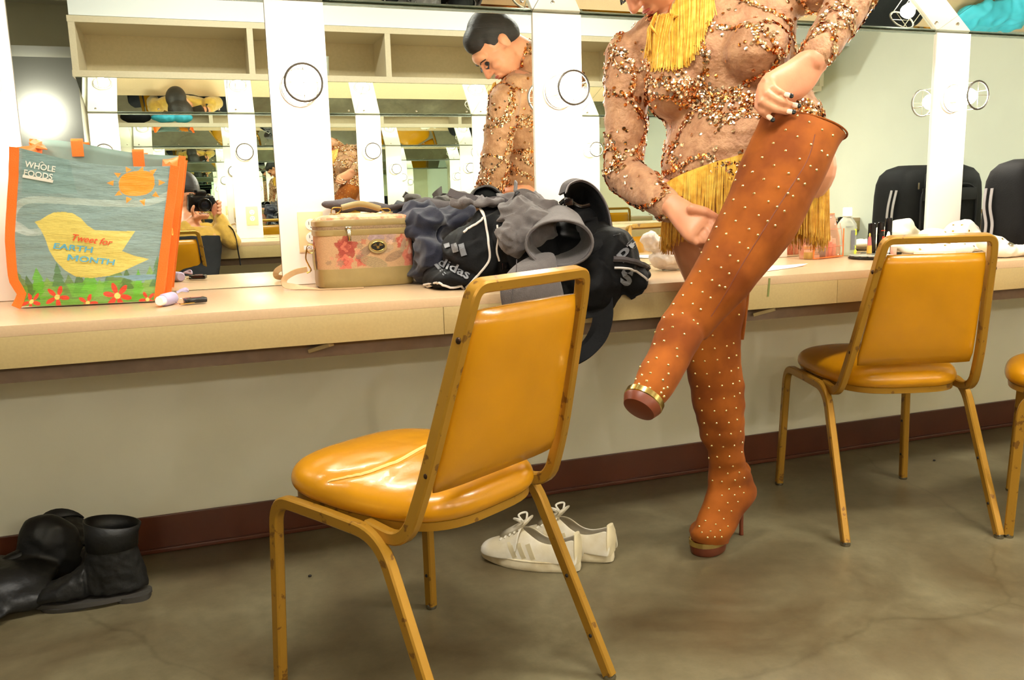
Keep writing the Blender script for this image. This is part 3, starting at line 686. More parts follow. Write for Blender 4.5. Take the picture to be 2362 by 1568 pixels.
    for u in (0.28, 0.70):
        pts = [BK(u, 1.0)+V((0, -0.005, -0.035)), BK(u, 1.0)+V((0, -0.006, 0.006)), BK(u, 1.0)+V((0, 0.004, 0.010)), BK(u, 1)+V((0, 0.008, -0.10))]
        obj('handle_tab', MB().ribbon(bend(pts, 0.004, 4), 0.028, (1, -0.14, 0), 0.0018), M['orange'], t)
    p0 = S(1, 0.97); m = MB(); m.add([p0+V((-0.03, 0.02, -0.008)), p0+V((0.0, 0.012, -0.02)), p0+V((0.006, 0.03, 0.012)), p0+V((-0.006, 0.05, 0.022)), p0+V((-0.028, 0.05, 0.004))], [(0, 1, 2), (0, 2, 3), (0, 3, 4)]); solid(obj('corner_fold', m, M['orangeside'], t, smooth=False), 0.002)
    p0 = S(0, 0.985)+V((0.018, 0.05, 0.020)); m = MB(); m.add([p0, p0+V((0.004, 0.05, 0.012)), p0+V((0.024, 0.06, -0.004)), p0+V((0.036, 0.02, -0.016)), p0+V((0.012, 0, -0.014))], [(0, 1, 2), (0, 2, 3), (0, 3, 4)]); solid(obj('corner_fold', m, M['orangeside'], t, smooth=False), 0.002)
    mb = MB(); q = S(1, 0.48)+V((0.013, 0.03, 0)); place_text(mb, '30', q, V((0.25, 1, 0)).normalized(), (0, 0, 1), 0.02, lift=0.001); obj('side_lettering', mb, M['printyellow'], t, smooth=False)
build_tote()

# ================================================================ KEYS AND SANITIZER
t = empty('sanitizer_bottle', (-0.125, 2.205, ZT), 'small lavender gel bottle with a white cap lying by the tote bag', 'bottle')
ax = V((-0.42, -0.9, 0)).normalized(); c = V((-0.095, 2.255, ZT+0.0155))
obj('holder', MB().lathe([(0.0001, 0), (0.012, 0.001), (0.0155, 0.006), (0.0155, 0.048), (0.013, 0.056), (0.0001, 0.056)], c, 20, axis=ax, caps=False), M['lav'], t)
obj('cap', MB().lathe([(0.0001, 0.054), (0.0115, 0.054), (0.0115, 0.070), (0.0100, 0.072), (0.0001, 0.072)], c, 20, axis=ax, caps=False), M['cap'], t)
obj('hanging_loop', MB().ribbon(spl([c+V((0.008, 0.0, 0.012)), c+V((0.028, 0.008, 0.020)), c+V((0.034, 0.03, 0.012)), c+V((0.014, 0.025, 0.015))], 5), 0.006, (0, 0.4, 1), 0.001), M['lav'], t)
t = empty('car_key', (-0.05, 2.215, ZT), 'black car key with a folded key ring beside the lavender bottle', 'key')
obj('fob', MB().box((-0.045, 2.222, ZT+0.010), (0.052, 0.030, 0.013), RZ(0.25), bev=0.004), M['blackgloss'], t)
obj('button_panel', MB().box((-0.043, 2.220, ZT+0.0170), (0.024, 0.014, 0.0012), RZ(0.25)), mat('fob_button', (120, 60, 50), 0.4), t)
obj('key_blade', MB().box((-0.062, 2.203, ZT+0.005), (0.040, 0.008, 0.0022), RZ(0.5)), M['brass'], t)
obj('key_ring', MB().tube([(-0.078+0.013*math.cos(a*PI/10), 2.235+0.013*math.sin(a*PI/10), ZT+0.008+0.005*math.sin(a*PI/10)) for a in range(20)], 0.0011, 6, closed=True), M['chrome'], t)

# ================================================================ TRAIN CASE
def build_case():
    t = empty('makeup_train_case', (0.41, 2.44, ZT), 'floral tapestry train case with taupe trim and top handle', 'case')
    A, B = V((0.280, 2.392, 0)), V((0.552, 2.400, 0)); ux = (B-A).normalized(); uy = V((-ux.y, ux.x, 0)); cx = (A+B)/2+uy*0.066; hw, hd = 0.138, 0.066
    def ring(z, f=1.0, e=5.0, n=72, sx=1.0):
        r = []
        for k in range(n):
            a = 2*PI*k/n; c_, s_ = math.cos(a), math.sin(a); x = abs(c_)**(2/e)*(1 if c_ >= 0 else -1); y = abs(s_)**(2/e)*(1 if s_ >= 0 else -1)
            r.append(V((cx.x, cx.y, z))+ux*(x*hw*f*sx)+uy*(y*hd*f))
        if n > 100:
            P_ = r+[r[0]]; cum = [0]
            for a_, b_ in zip(P_[:-1], P_[1:]): cum.append(cum[-1]+(b_-a_).length)
            out_ = []; i_ = 0
            for k in range(n):
                d_ = cum[-1]*k/n
                while cum[i_+1] < d_: i_ += 1
                out_.append(P_[i_].lerp(P_[i_+1], (d_-cum[i_])/max(1e-9, cum[i_+1]-cum[i_])))
            r = out_
        return r
    z0 = ZT+0.001
    obj('base_band', MB().rings([ring(z0, .95), ring(z0+0.004, .985), ring(z0+0.02, 1.0), ring(z0+0.052, .995), ring(z0+0.054, .97)]), M['taupe'], t)
    # tapestry wall, painted
    n = 420; m_ = 80; rings = []
    for i in range(m_): q = i/(m_-1); rings.append(ring(z0+0.052+0.094*q, 0.987+0.006*math.sin(PI*q), n=n, sx=1.0+0.0*q))
    mb = MB().rings(rings, caps=False); o = obj('tapestry_wall', mb, M['tap'], t, smooth='all')
    rng = np.random.RandomState(5); col = np.zeros((m_*n, 3)); P = np.array([[v.co.x, v.co.y, v.co.z] for v in o.data.vertices])
    s = (P-np.array(cx)) @ np.array(ux)+0.7*((P-np.array(cx)) @ np.array(uy)); h = P[:, 2]-z0-0.052
    base = np.array(lin((182, 144, 104))); col[:] = base
    def blot(cx_, cy_, r, c_, k=5, a=1.0, tw=0):
        dx, dy = s-cx_, h-cy_; rr = np.sqrt(dx**2+dy**2); th = np.arctan2(dy, dx)+tw; m = rr < r*(0.82+0.16*np.sin(k*th)+0.05*np.sin(13*th+rr*300)); col[m] = col[m]*(1-a)+np.array(lin(c_))*a
    for x_, y_, r, c1, c2 in ((-0.105, 0.06, 0.034, (150, 62, 48), (196, 110, 84)), (-0.11, 0.018, 0.024, (198, 104, 82), (168, 72, 58)), (0.085, 0.026, 0.036, (198, 112, 88), (164, 78, 62)), (0.098, 0.076, 0.028, (186, 116, 92), (150, 88, 68)), (-0.02, 0.078, 0.026, (158, 132, 128), (178, 152, 146)), (0.02, 0.085, 0.02, (170, 138, 122), (140, 112, 104)), (0.055, 0.07, 0.022, (176, 84, 64), (204, 132, 106)), (-0.065, 0.022, 0.02, (188, 98, 76), (150, 66, 50)), (0.12, 0.02, 0.02, (190, 108, 84), (150, 70, 56))):
        blot(x_, y_, r, c1, 5, 0.9)
        for q, tw in ((0.8, 1), (0.62, 2.2), (0.45, 3.4), (0.28, 0.4), (0.14, 1.2)): blot(x_+r*0.06*math.sin(tw*5), y_+r*0.05, r*q, c2 if int(q*100) % 2 else c1, 4, 0.75, tw)
    for x_, y_, a, L_, c1 in ((-0.055, 0.045, 0.6, 0.03, (128, 104, 84)), (-0.03, 0.015, -0.3, 0.04, (150, 132, 96)), (0.03, 0.03, 0.4, 0.03, (142, 112, 84)), (0.06, 0.06, 1.2, 0.022, (160, 140, 110)), (-0.07, 0.085, 0.1, 0.026, (150, 128, 100)), (0.125, 0.05, 1.4, 0.02, (140, 110, 84)), (0.0, 0.05, 0.2, 0.03, (176, 150, 118))):
        dx = (s-x_)*math.cos(a)+(h-y_)*math.sin(a); dy = -(s-x_)*math.sin(a)+(h-y_)*math.cos(a); m = (dx/L_)**2+(dy/(L_*0.38))**2 < 1; col[m] = col[m]*0.25+np.array(lin(c1))*0.75
        m2 = m & (np.abs(np.sin(dx*700+np.abs(dy)*500)) < 0.25); col[m2] *= 0.7
    for _ in range(26):
        blot(rng.uniform(-.2, .16), rng.uniform(.004, .09), rng.uniform(.005, .012), [(170, 84, 62), (150, 122, 92), (196, 130, 104), (132, 108, 84), (218, 178, 150)][rng.randint(5)], rng.randint(3, 7), 0.6, rng.rand()*6)
    col *= (0.9+0.2*rng.rand(len(col)))[:, None]
    ca = o.data.color_attributes.new('paint', 'FLOAT_COLOR', 'POINT'); buf = np.ones((len(col), 4), np.float32); buf[:, :3] = col; ca.data.foreach_set('color', buf.ravel())
    obj('zip_band', MB().rings([ring(z0+0.144, .99), ring(z0+0.146, 1.012), ring(z0+0.159, 1.014), ring(z0+0.161, .99)], caps=False).rings([ring(z0+0.170, .99), ring(z0+0.172, 1.012), ring(z0+0.184, 1.012), ring(z0+0.188, .985)], caps=False), M['taupe'], t)
    obj('zip_teeth', MB().rings([ring(z0+0.159, .985), ring(z0+0.165, 1.0), ring(z0+0.172, .985)], caps=False), mat('zip_tan', (150, 122, 88), 0.6, var=0.4, scale=300), t)
    lid = [ring(z0+0.186, .985), ring(z0+0.194, .94), ring(z0+0.199, .8), ring(z0+0.202, .5), ring(z0+0.203, .05)]
    obj('lid', MB().rings(lid), mat('lid_tapestry', (222, 190, 140), 0.8, rgb2=(196, 130, 96), scale=40, bump=0.3, bscale=200, lo=0.42, hi=0.56), t)
    fc = cx-uy*(hd+0.001); # front centre
    pl = fc+ux*(-0.052); m = MB(); m.box((pl.x, pl.y-0.004, z0+0.166), (0.016, 0.006, 0.008), bev=0.001); m.box((pl.x+0.001, pl.y-0.006, z0+0.146), (0.009, 0.003, 0.034), bev=0.001); obj('zip_pull', m, M['chrome'], t)
    em = fc+ux*0.028; m = MB(); rot = frame(ux, V((0, 0, 1)), -uy)
    m.loft([(V((em.x, em.y-0.000, z0+0.112)), ux*0.027, V((0, 0, 0.0205))), (V((em.x, em.y-0.004, z0+0.112)), ux*0.026, V((0, 0, 0.0195)))], 32); bdg = obj('badge', m, M['taupe'], t)
    m = MB(); m.loft([(V((em.x, em.y-0.004, z0+0.112)), ux*0.020, V((0, 0, 0.0135))), (V((em.x, em.y-0.0055, z0+0.112)), ux*0.0195, V((0, 0, 0.013)))], 32); obj('badge_plate', m, M['blackgloss'], bdg)
    m = MB(); m.tube([V((em.x, em.y-0.0055, z0+0.112))+ux*(0.0195*math.cos(a*PI/16))+V((0, 0, 0.013*math.sin(a*PI/16))) for a in range(32)], 0.0008, 6, closed=True)
    place_text(m, 'W', V((em.x, em.y-0.006, z0+0.1045))-ux*0.0045, ux, (0, 0, 1), 0.009, bold=0.02, width=0.009)
    for sg in (-1, 1):
        for kk in range(3): m.tube([V((em.x, em.y-0.006, z0+0.1135+kk*0.0024))+ux*sg*0.004, V((em.x, em.y-0.006, z0+0.1150+kk*0.0024))+ux*sg*(0.0145-kk*0.003)], 0.0005, 5)
    obj('badge_emblem', m, M['brass'], bdg)
    # handle
    hz = z0+0.203; a_, b_ = cx-ux*0.075, cx+ux*0.075
    m = MB(); m.tube(spl([V((a_.x+0.02, a_.y, hz+0.018)), V((cx.x, cx.y, hz+0.027)), V((b_.x-0.02, b_.y, hz+0.012))], 8), 0.0085, 12); obj('handle_grip', m, M['taupe'], t)
    for q, zz in ((a_, hz+0.018), (b_, hz+0.012)):
        m = MB(); sg = 1 if q is a_ else -1
        m.tube(spl([V((q.x+sg*0.02, q.y, zz)), V((q.x-sg*0.004, q.y, zz)), V((q.x-sg*0.010, q.y, hz+0.004)), V((q.x, q.y, hz)), V((q.x+sg*0.012, q.y, hz+0.006)), V((q.x+sg*0.02, q.y, zz))], 5), 0.0016, 6)
        obj('handle_ring', m, M['brass'], t); obj('handle_anchor', MB().box((q.x, q.y, hz+0.001), (0.03, 0.018, 0.003), bev=0.001), M['taupe'], t)
    # shoulder strap on the left
    l = cx-ux*(hw+0.003)
    m = MB(); m.ribbon([V((l.x, l.y-0.01, z0+0.05)), V((l.x-0.002, l.y-0.01, z0+0.075)), V((l.x-0.002, l.y-0.01, z0+0.108))], 0.024, (0, 1, 0), 0.002); obj('side_tab', m, M['taupe'], t)
    m = MB(); m.tube([V((l.x-0.008+0.012*math.cos(a*PI/10), l.y-0.012, z0+0.110+0.012*math.sin(a*PI/10))) for a in range(20)], 0.0013, 6, closed=True); obj('strap_ring', m, M['brass'], t)
    m = MB(); m.tube(spl([V((l.x-0.019, l.y-0.013, z0+0.112)), V((l.x-0.024, l.y-0.015, z0+0.085)), V((l.x-0.018, l.y-0.016, z0+0.066)), V((l.x-0.012, l.y-0.016, z0+0.050)), V((l.x-0.024, l.y-0.017, z0+0.043))], 5), 0.0022, 6); obj('strap_hook', m, M['brass'], t)
    pts = spl([V((l.x-0.022, l.y-0.018, z0+0.046)), V((l.x-0.055, l.y-0.018, z0+0.040)), V((l.x-0.082, l.y-0.02, z0+0.026)), V((l.x-0.088, l.y-0.022, z0+0.012)), V((l.x-0.078, l.y-0.03, z0+0.003)), V((l.x-0.04, l.y-0.045, z0+0.001)), V((l.x+0.02, l.y-0.078, z0+0.001)), V((l.x+0.12, l.y-0.095, z0+0.001))], 8)
    sds = []
    for i in range(len(pts)):
        tt_ = (pts[min(i+1, len(pts)-1)]-pts[max(i-1, 0)]).normalized(); q_ = i/(len(pts)-1); f_ = tt_.cross(V((0, 1, 0))); g_ = V((0.1, 1, 0.0)); w2_ = max(0, min(1, (q_-0.62)/0.2)); sd_ = f_*(1-w2_)*(1 if f_.dot(V((0.2, 0, 1))) > 0 or q_ < .5 else 1)+g_*(w2_+0.55); sds.append(sd_.normalized())
    obj('shoulder_strap', MB().ribbon([p+V((0, 0, 0.008*max(0, min(1, (0.8-i/len(pts))*5)))) for i, p in enumerate(pts)], 0.018, sds, 0.0012), M['tan'], t)
build_case()
# ================================================================ DUFFEL, SWEATER, TROUSERS
def fold(s1, s2, amp, seed=0.0, ridge=True):
    def f(co):
        a = noise.noise(V((co.x*s1, co.y*s1, co.z*s2+seed))); b = noise.noise(V((co.x*s1*2.3+5, co.y*s1*2.3, co.z*s2*2.3+seed)))
        return amp*((1-abs(a)*2.2) if ridge else a)+amp*0.4*((1-abs(b)*2.2) if ridge else b)-amp*0.7
    return f
def clampz(o, z, x=None):
    for v in o.data.vertices:
        if v.co.z < z and v.co.y > 2.03: v.co.z = z+0.0005
        elif v.co.z < z and v.co.y > 2.005: v.co.y = min(v.co.y, 2.012)
# navy sweater
mb = MB()
for px, py, y, r in ((985, 520, 2.42, (0.085, 0.07, 0.05)), (985, 505, 2.49, (0.09, 0.06, 0.04)), (1000, 590, 2.36, (0.06, 0.07, 0.07)), (1045, 500, 2.45, (0.08, 0.06, 0.045)), (970, 480, 2.50, (0.06, 0.045, 0.022)), (995, 620, 2.40, (0.07, 0.07, 0.05))): mb.ell(at(px, py, y), r)
o = obj('navy_sweater', mb, M['navy']); remesh(o, 0.005, 14, lambda co: 0.016*(1-abs(noise.noise(V((co.x*9+co.z*9, co.y*6, co.z*11-co.x*7+3))))*3.2)+0.006*(1-abs(noise.noise(V((co.x*24-co.z*14, co.y*14, co.z*22+3))))*3)-0.012); clampz(o, ZT+0.002); tag(o, 'crumpled navy sweater between the floral case and the black duffel', 'sweater')
# dark trousers lying along the mirror behind the floral case
mb = MB()
for px, py, y, r in ((850, 478, 2.545, (0.12, 0.02, 0.014)), (790, 470, 2.545, (0.06, 0.02, 0.016)), (960, 470, 2.54, (0.09, 0.02, 0.014)), (1020, 480, 2.53, (0.08, 0.025, 0.02))): mb.ell(at(px, py, y), r)
mb.ell((0.76, 2.54, ZT+0.10), (0.14, 0.03, 0.10))
o = obj('dark_jacket', mb, M['greydark']); remesh(o, 0.006, 6, fold(12, 18, 0.007, 9)); clampz(o, ZT+0.002); tag(o, 'dark grey garment bunched along the mirror foot behind the navy sweater', 'garment')

def build_duffel():
    t = empty('duffel_bag', (0.85, 2.2, ZT), 'black sports duffel with white piping and grey lettering slumping over the counter edge', 'duffel bag')
    mb = MB()
    E = lambda px, py, y, rx, ry, rz, a=0: mb.ell(at(px, py, y), (rx, ry, rz), Matrix.Rotation(a, 3, 'Y'))
    E(1095, 590, 2.24, .085, .12, .10); E(1060, 640, 2.26, .10, .13, .045); E(1160, 560, 2.22, .08, .13, .10)
    E(1215, 600, 2.18, .10, .14, .12); E(1300, 610, 2.17, .10, .14, .12); E(1385, 600, 2.12, .085, .15, .10)
    E(1330, 520, 2.24, .06, .08, .06); E(1350, 660, 2.06, .09, .10, .085); E(1425, 640, 2.10, .07, .12, .055, .3); E(1455, 628, 2.13, .045, .10, .028, .25)
    E(1120, 530, 2.24, .05, .10, .06); E(1250, 680, 2.08, .12, .09, .05)
    b = obj('bag_body', mb, M['black'], t); remesh(b, 0.0055, 10, fold(9, 9, 0.012, 1)); clampz(b, ZT+0.001)
    bv = BVHTree.FromPolygons([v.co.copy() for v in b.data.vertices], [tuple(p.vertices) for p in b.data.polygons])
    def hit(px, py, lift=0.003):
        d = V(CR*(px-1181)+CD*(py-784)+CF*F_PX).normalized(); h = bv.ray_cast(V(CAM), d)
        if h[0] is None:
            q = at(px, py, 2.15); h = bv.find_nearest(q)
        n = h[1] if h[1].dot(d) < 0 else -h[1]
        return h[0]+n*lift
    def curve(P, k=6, lift=0.003): return [hit(p.x, p.y, lift) for p in spl([(a, b_, 0) for a, b_ in P], k)]
    Z = lambda x, y: (620+x/2.6244, 380+y/2.625)
    # end panel: raised oval outline with piping
    obj('piping', MB().tube(curve([Z(1110, 322), Z(1175, 262), Z(1240, 246), Z(1296, 288), Z(1318, 380), Z(1330, 480), Z(1334, 575), Z(1280, 650), Z(1205, 728), Z(1120, 776), Z(1000, 752), Z(900, 700)], 6, .002), 0.0032, 6), M['pipe'], t)
    obj('piping', MB().tube(curve([Z(1385, 368), Z(1392, 440), Z(1380, 520), Z(1395, 580)], 6, .002), 0.0026, 6), M['pipe'], t)
    obj('piping', MB().tube(curve([Z(2092, 622), Z(2150, 624), Z(2210, 640), Z(2270, 680), Z(2288, 700)], 6, .002), 0.0032, 6), M['pipe'], t)
    obj('piping', MB().tube(curve([Z(2085, 570), Z(2180, 580), Z(2250, 605), Z(2320, 650)], 6, .004), 0.008, 6), M['greydark'], t)
    # lettering laid on the cloth
    def onbag(x0, y0, ang, shx=0.0):
        c, s = math.cos(ang), math.sin(ang); return lambda x, y: hit(x0+x*c+y*s, y0+x*s-y*c, 0.0034)
    mb = MB(); place_text(mb, 'adidas', None, (1, 0, 0), (0, 1, 0), 25, bold=0.02, width=94, mapf=onbag(994, 606, 0.44)); obj('brand_lettering', mb, M['logogrey'], t, smooth=False)
    mb = MB()
    for k in range(3):
        f = onbag(1028+k*19, 574+k*9, -0.30); h_ = 10+k*9; g_ = [f(a, h_*b/8) for b in range(9) for a in (0, 4, 8, 13)]; mb.add(g_, [(b*4+a, b*4+a+1, b*4+a+5, b*4+a+4) for b in range(8) for a in range(3)])
    obj('three_bar_mark', mb, M['logogrey'], t, smooth=False)
    mb = MB(); place_text(mb, 'ad', None, (1, 0, 0), (0, 1, 0), 26, bold=0.03, width=60, mapf=onbag(1462, 546, 2.35)); obj('brand_lettering', mb, M['logogrey'], t, smooth=False)
    mb = MB(); f = onbag(1416, 545, -0.3); mb.add([f(0, 0), f(14, 0), f(20, 26), f(4, 26)], [(0, 1, 2, 3)]); f = onbag(1428, 655, 0.2); place_text(mb, 's', None, (1, 0, 0), (0, 1, 0), 40, bold=0.03, width=26, mapf=f); obj('end_mark', mb, M['logogrey'], t, smooth=False)
    # open curved flap standing up
    secs = []; pts = [(1302, 446, 2.14), (1312, 424, 2.15), (1340, 415, 2.16), (1372, 432, 2.16), (1396, 470, 2.15), (1408, 520, 2.13), (1410, 580, 2.10), (1404, 630, 2.07)]
    ctr = at(1345, 520, 2.20); vs = []; P = spl([at(*p) for p in pts], 5); nR = 7; vv = []
    for i, p in enumerate(P):
        for j in range(nR): q = j/(nR-1); vv.append(p.lerp(ctr, q)+V((0, 0.05*math.sin(q*PI/2), 0)))
    fs = [(i*nR+j, i*nR+j+1, (i+1)*nR+j+1, (i+1)*nR+j) for i in range(len(P)-1) for j in range(nR-1)]
    fl = solid(obj('top_flap', MB().add(vv, fs), M['black'], t, smooth='all'), 0.006)
    obj('flap_rim', MB().ribbon([p+V((0, 0.012, 0)) for p in P], 0.034, (0, 1, 0.15), 0.003), M['greydark'], t)
    obj('flap_piping', MB().tube([p+V((0, -0.006, 0)) for p in P], 0.0016, 6), M['webgrey'], t)
    # shoulder strap: buckle and loop hanging below the counter
    pts = spl([hit(1362, 505), hit(1375, 560, .005), at(1388, 620, 2.03), at(1396, 680, 1.99), at(1398, 730, 1.975), at(1385, 775, 1.97), at(1352, 812, 1.97), at(1318, 834, 1.97), at(1290, 838, 1.98)], 7)
    obj('shoulder_strap', MB().ribbon(pts, 0.036, [V((0.9, -0.35, 0.2))]*len(pts), 0.0018), M['black'], t)
    pts = spl([hit(1345, 720), at(1378, 722, 1.985), at(1374, 760, 1.98), at(1350, 800, 1.985), at(1310, 830, 1.985)], 7)
    obj('strap_return', MB().ribbon(pts, 0.03, [V((0.9, -0.35, 0.2))]*len(pts), 0.0018), M['black'], t)
    m = MB(); q = at(1292, 470, 2.12); m.tube(spl([q, q+V((0.02, 0, 0.012)), q+V((0.04, 0.005, 0)), q+V((0.06, 0, -0.01)), q+V((0.085, 0, -0.006))], 4), 0.006, 8); m.box(q+V((0.02, -0.008, 0.004)), (0.03, 0.008, 0.018), RZ(0.3), bev=0.003); obj('buckle', m, M['blackgloss'], t)
    m = MB(); m.box(hit(1172, 612, 0.004), (0.03, 0.008, 0.018), RZ(0.2), bev=0.002); obj('side_buckle', m, M['blackgloss'], t)
    return t, hit
duffel, dhit = build_duffel()
def build_trousers():
    t = empty('grey_trousers', (0.9, 2.15, 0.95), 'rumpled grey trousers thrown over the black duffel, one leg opening facing out', 'trousers')
    mb = MB()
    for px, py, y, r in ((1195, 500, 2.14, (.055, .06, .05)), (1230, 530, 2.10, (.06, .06, .055)), (1190, 545, 2.08, (.05, .05, .05)), (1215, 470, 2.20, (.05, .05, .03)), (1150, 470, 2.24, (.075, .05, .018)), (1090, 465, 2.28, (.06, .04, .016)), (1185, 455, 2.25, (.045, .04, .022)), (1250, 485, 2.16, (.05, .05, .03)), (1060, 452, 2.30, (.025, .03, .012))): mb.ell(at(px, py, y), r)
    o = obj('waist_part', mb, M['grey'], t); remesh(o, 0.0045, 9, lambda co: 0.013*(1-abs(noise.noise(V((co.x*14+co.z*10, co.y*10, co.z*16-co.x*8+5))))*3.2)+0.005*(1-abs(noise.noise(V((co.x*34, co.y*24, co.z*34+3))))*3)-0.008)
    # fly / waistband peaks
    P = spl([at(1187, 428, 2.20), at(1192, 436, 2.17), at(1190, 452, 2.15), at(1205, 448, 2.16), at(1222, 452, 2.17), at(1240, 470, 2.16)], 6)
    obj('waistband', MB().ribbon(P, 0.030, (0.1, 0.3, 1), 0.002), M['grey'], t)
    P = spl([at(1035, 442, 2.30), at(1060, 452, 2.28), at(1085, 456, 2.27), at(1110, 466, 2.26), at(1150, 462, 2.22), at(1180, 474, 2.18), at(1215, 480, 2.15)], 6)
    obj('waistband', MB().ribbon(P, 0.022, (0, 0.5, 1), 0.002), M['greydark'], t)
    # leg opening: flared tube
    c1 = at(1290, 562, 1.965); ax = (V((0, 0, 1.0))-c1+V((0.0, 0, -0.1))).normalized(); side = V((0.92, -0.33, 0.0)); up = ax.cross(side).normalized(); up = up if up.z > 0 else -up
    secs = []
    for k, (d, a, b, dz) in enumerate(((0.20, .05, .045, .05), (0.14, .062, .05, .035), (0.08, .072, .052, .018), (0.03, .080, .054, .004), (0.0, .084, .057, 0), (-0.004, .082, .055, 0))):
        secs.append((c1-ax*d+V((-0.010*k*0, 0, dz)), side*a, up*b+side*0.0))
    m = MB(); m.loft(secs, 40, caps=False); o = solid(obj('leg_opening', m, M['grey'], t, smooth='all'), 0.004, 1); remd = o
    for v in o.data.vertices: v.co += V((0.003, 0.003, 0.006))*noise.noise(v.co*22)
    m = MB(); m.tube([c1+side*(0.084*math.cos(a*PI/24))+up*(0.057*math.sin(a*PI/24)) for a in range(48)], 0.0035, 6, closed=True); rim = obj('hem', m, M['greydark'], t)
    # second leg hanging down the front
    m = MB(); m.loft([(at(1235, 590, 2.0), V((0.055, 0, 0.02)), V((0, 0.03, 0.01))), (at(1222, 625, 1.96), V((0.07, 0, 0.012)), V((0, 0.022, 0))), (at(1225, 665, 1.95), V((0.083, 0, 0)), V((0, 0.018, 0))), (at(1232, 700, 1.955), V((0.086, 0, -0.01)), V((0, 0.016, 0))), (at(1232, 730, 1.96), V((0.08, 0, -0.01)), V((0, 0.012, 0)))], 32)
    o = obj('hanging_leg', m, M['grey'], t, smooth='all'); subs(o, 2)
    m = MB(); m.tube([at(1192, 598, 1.945), at(1190, 640, 1.932), at(1183, 668, 1.93), at(1180, 700, 1.935)], 0.0012, 5); obj('seam', m, M['greydark'], t)
build_trousers()

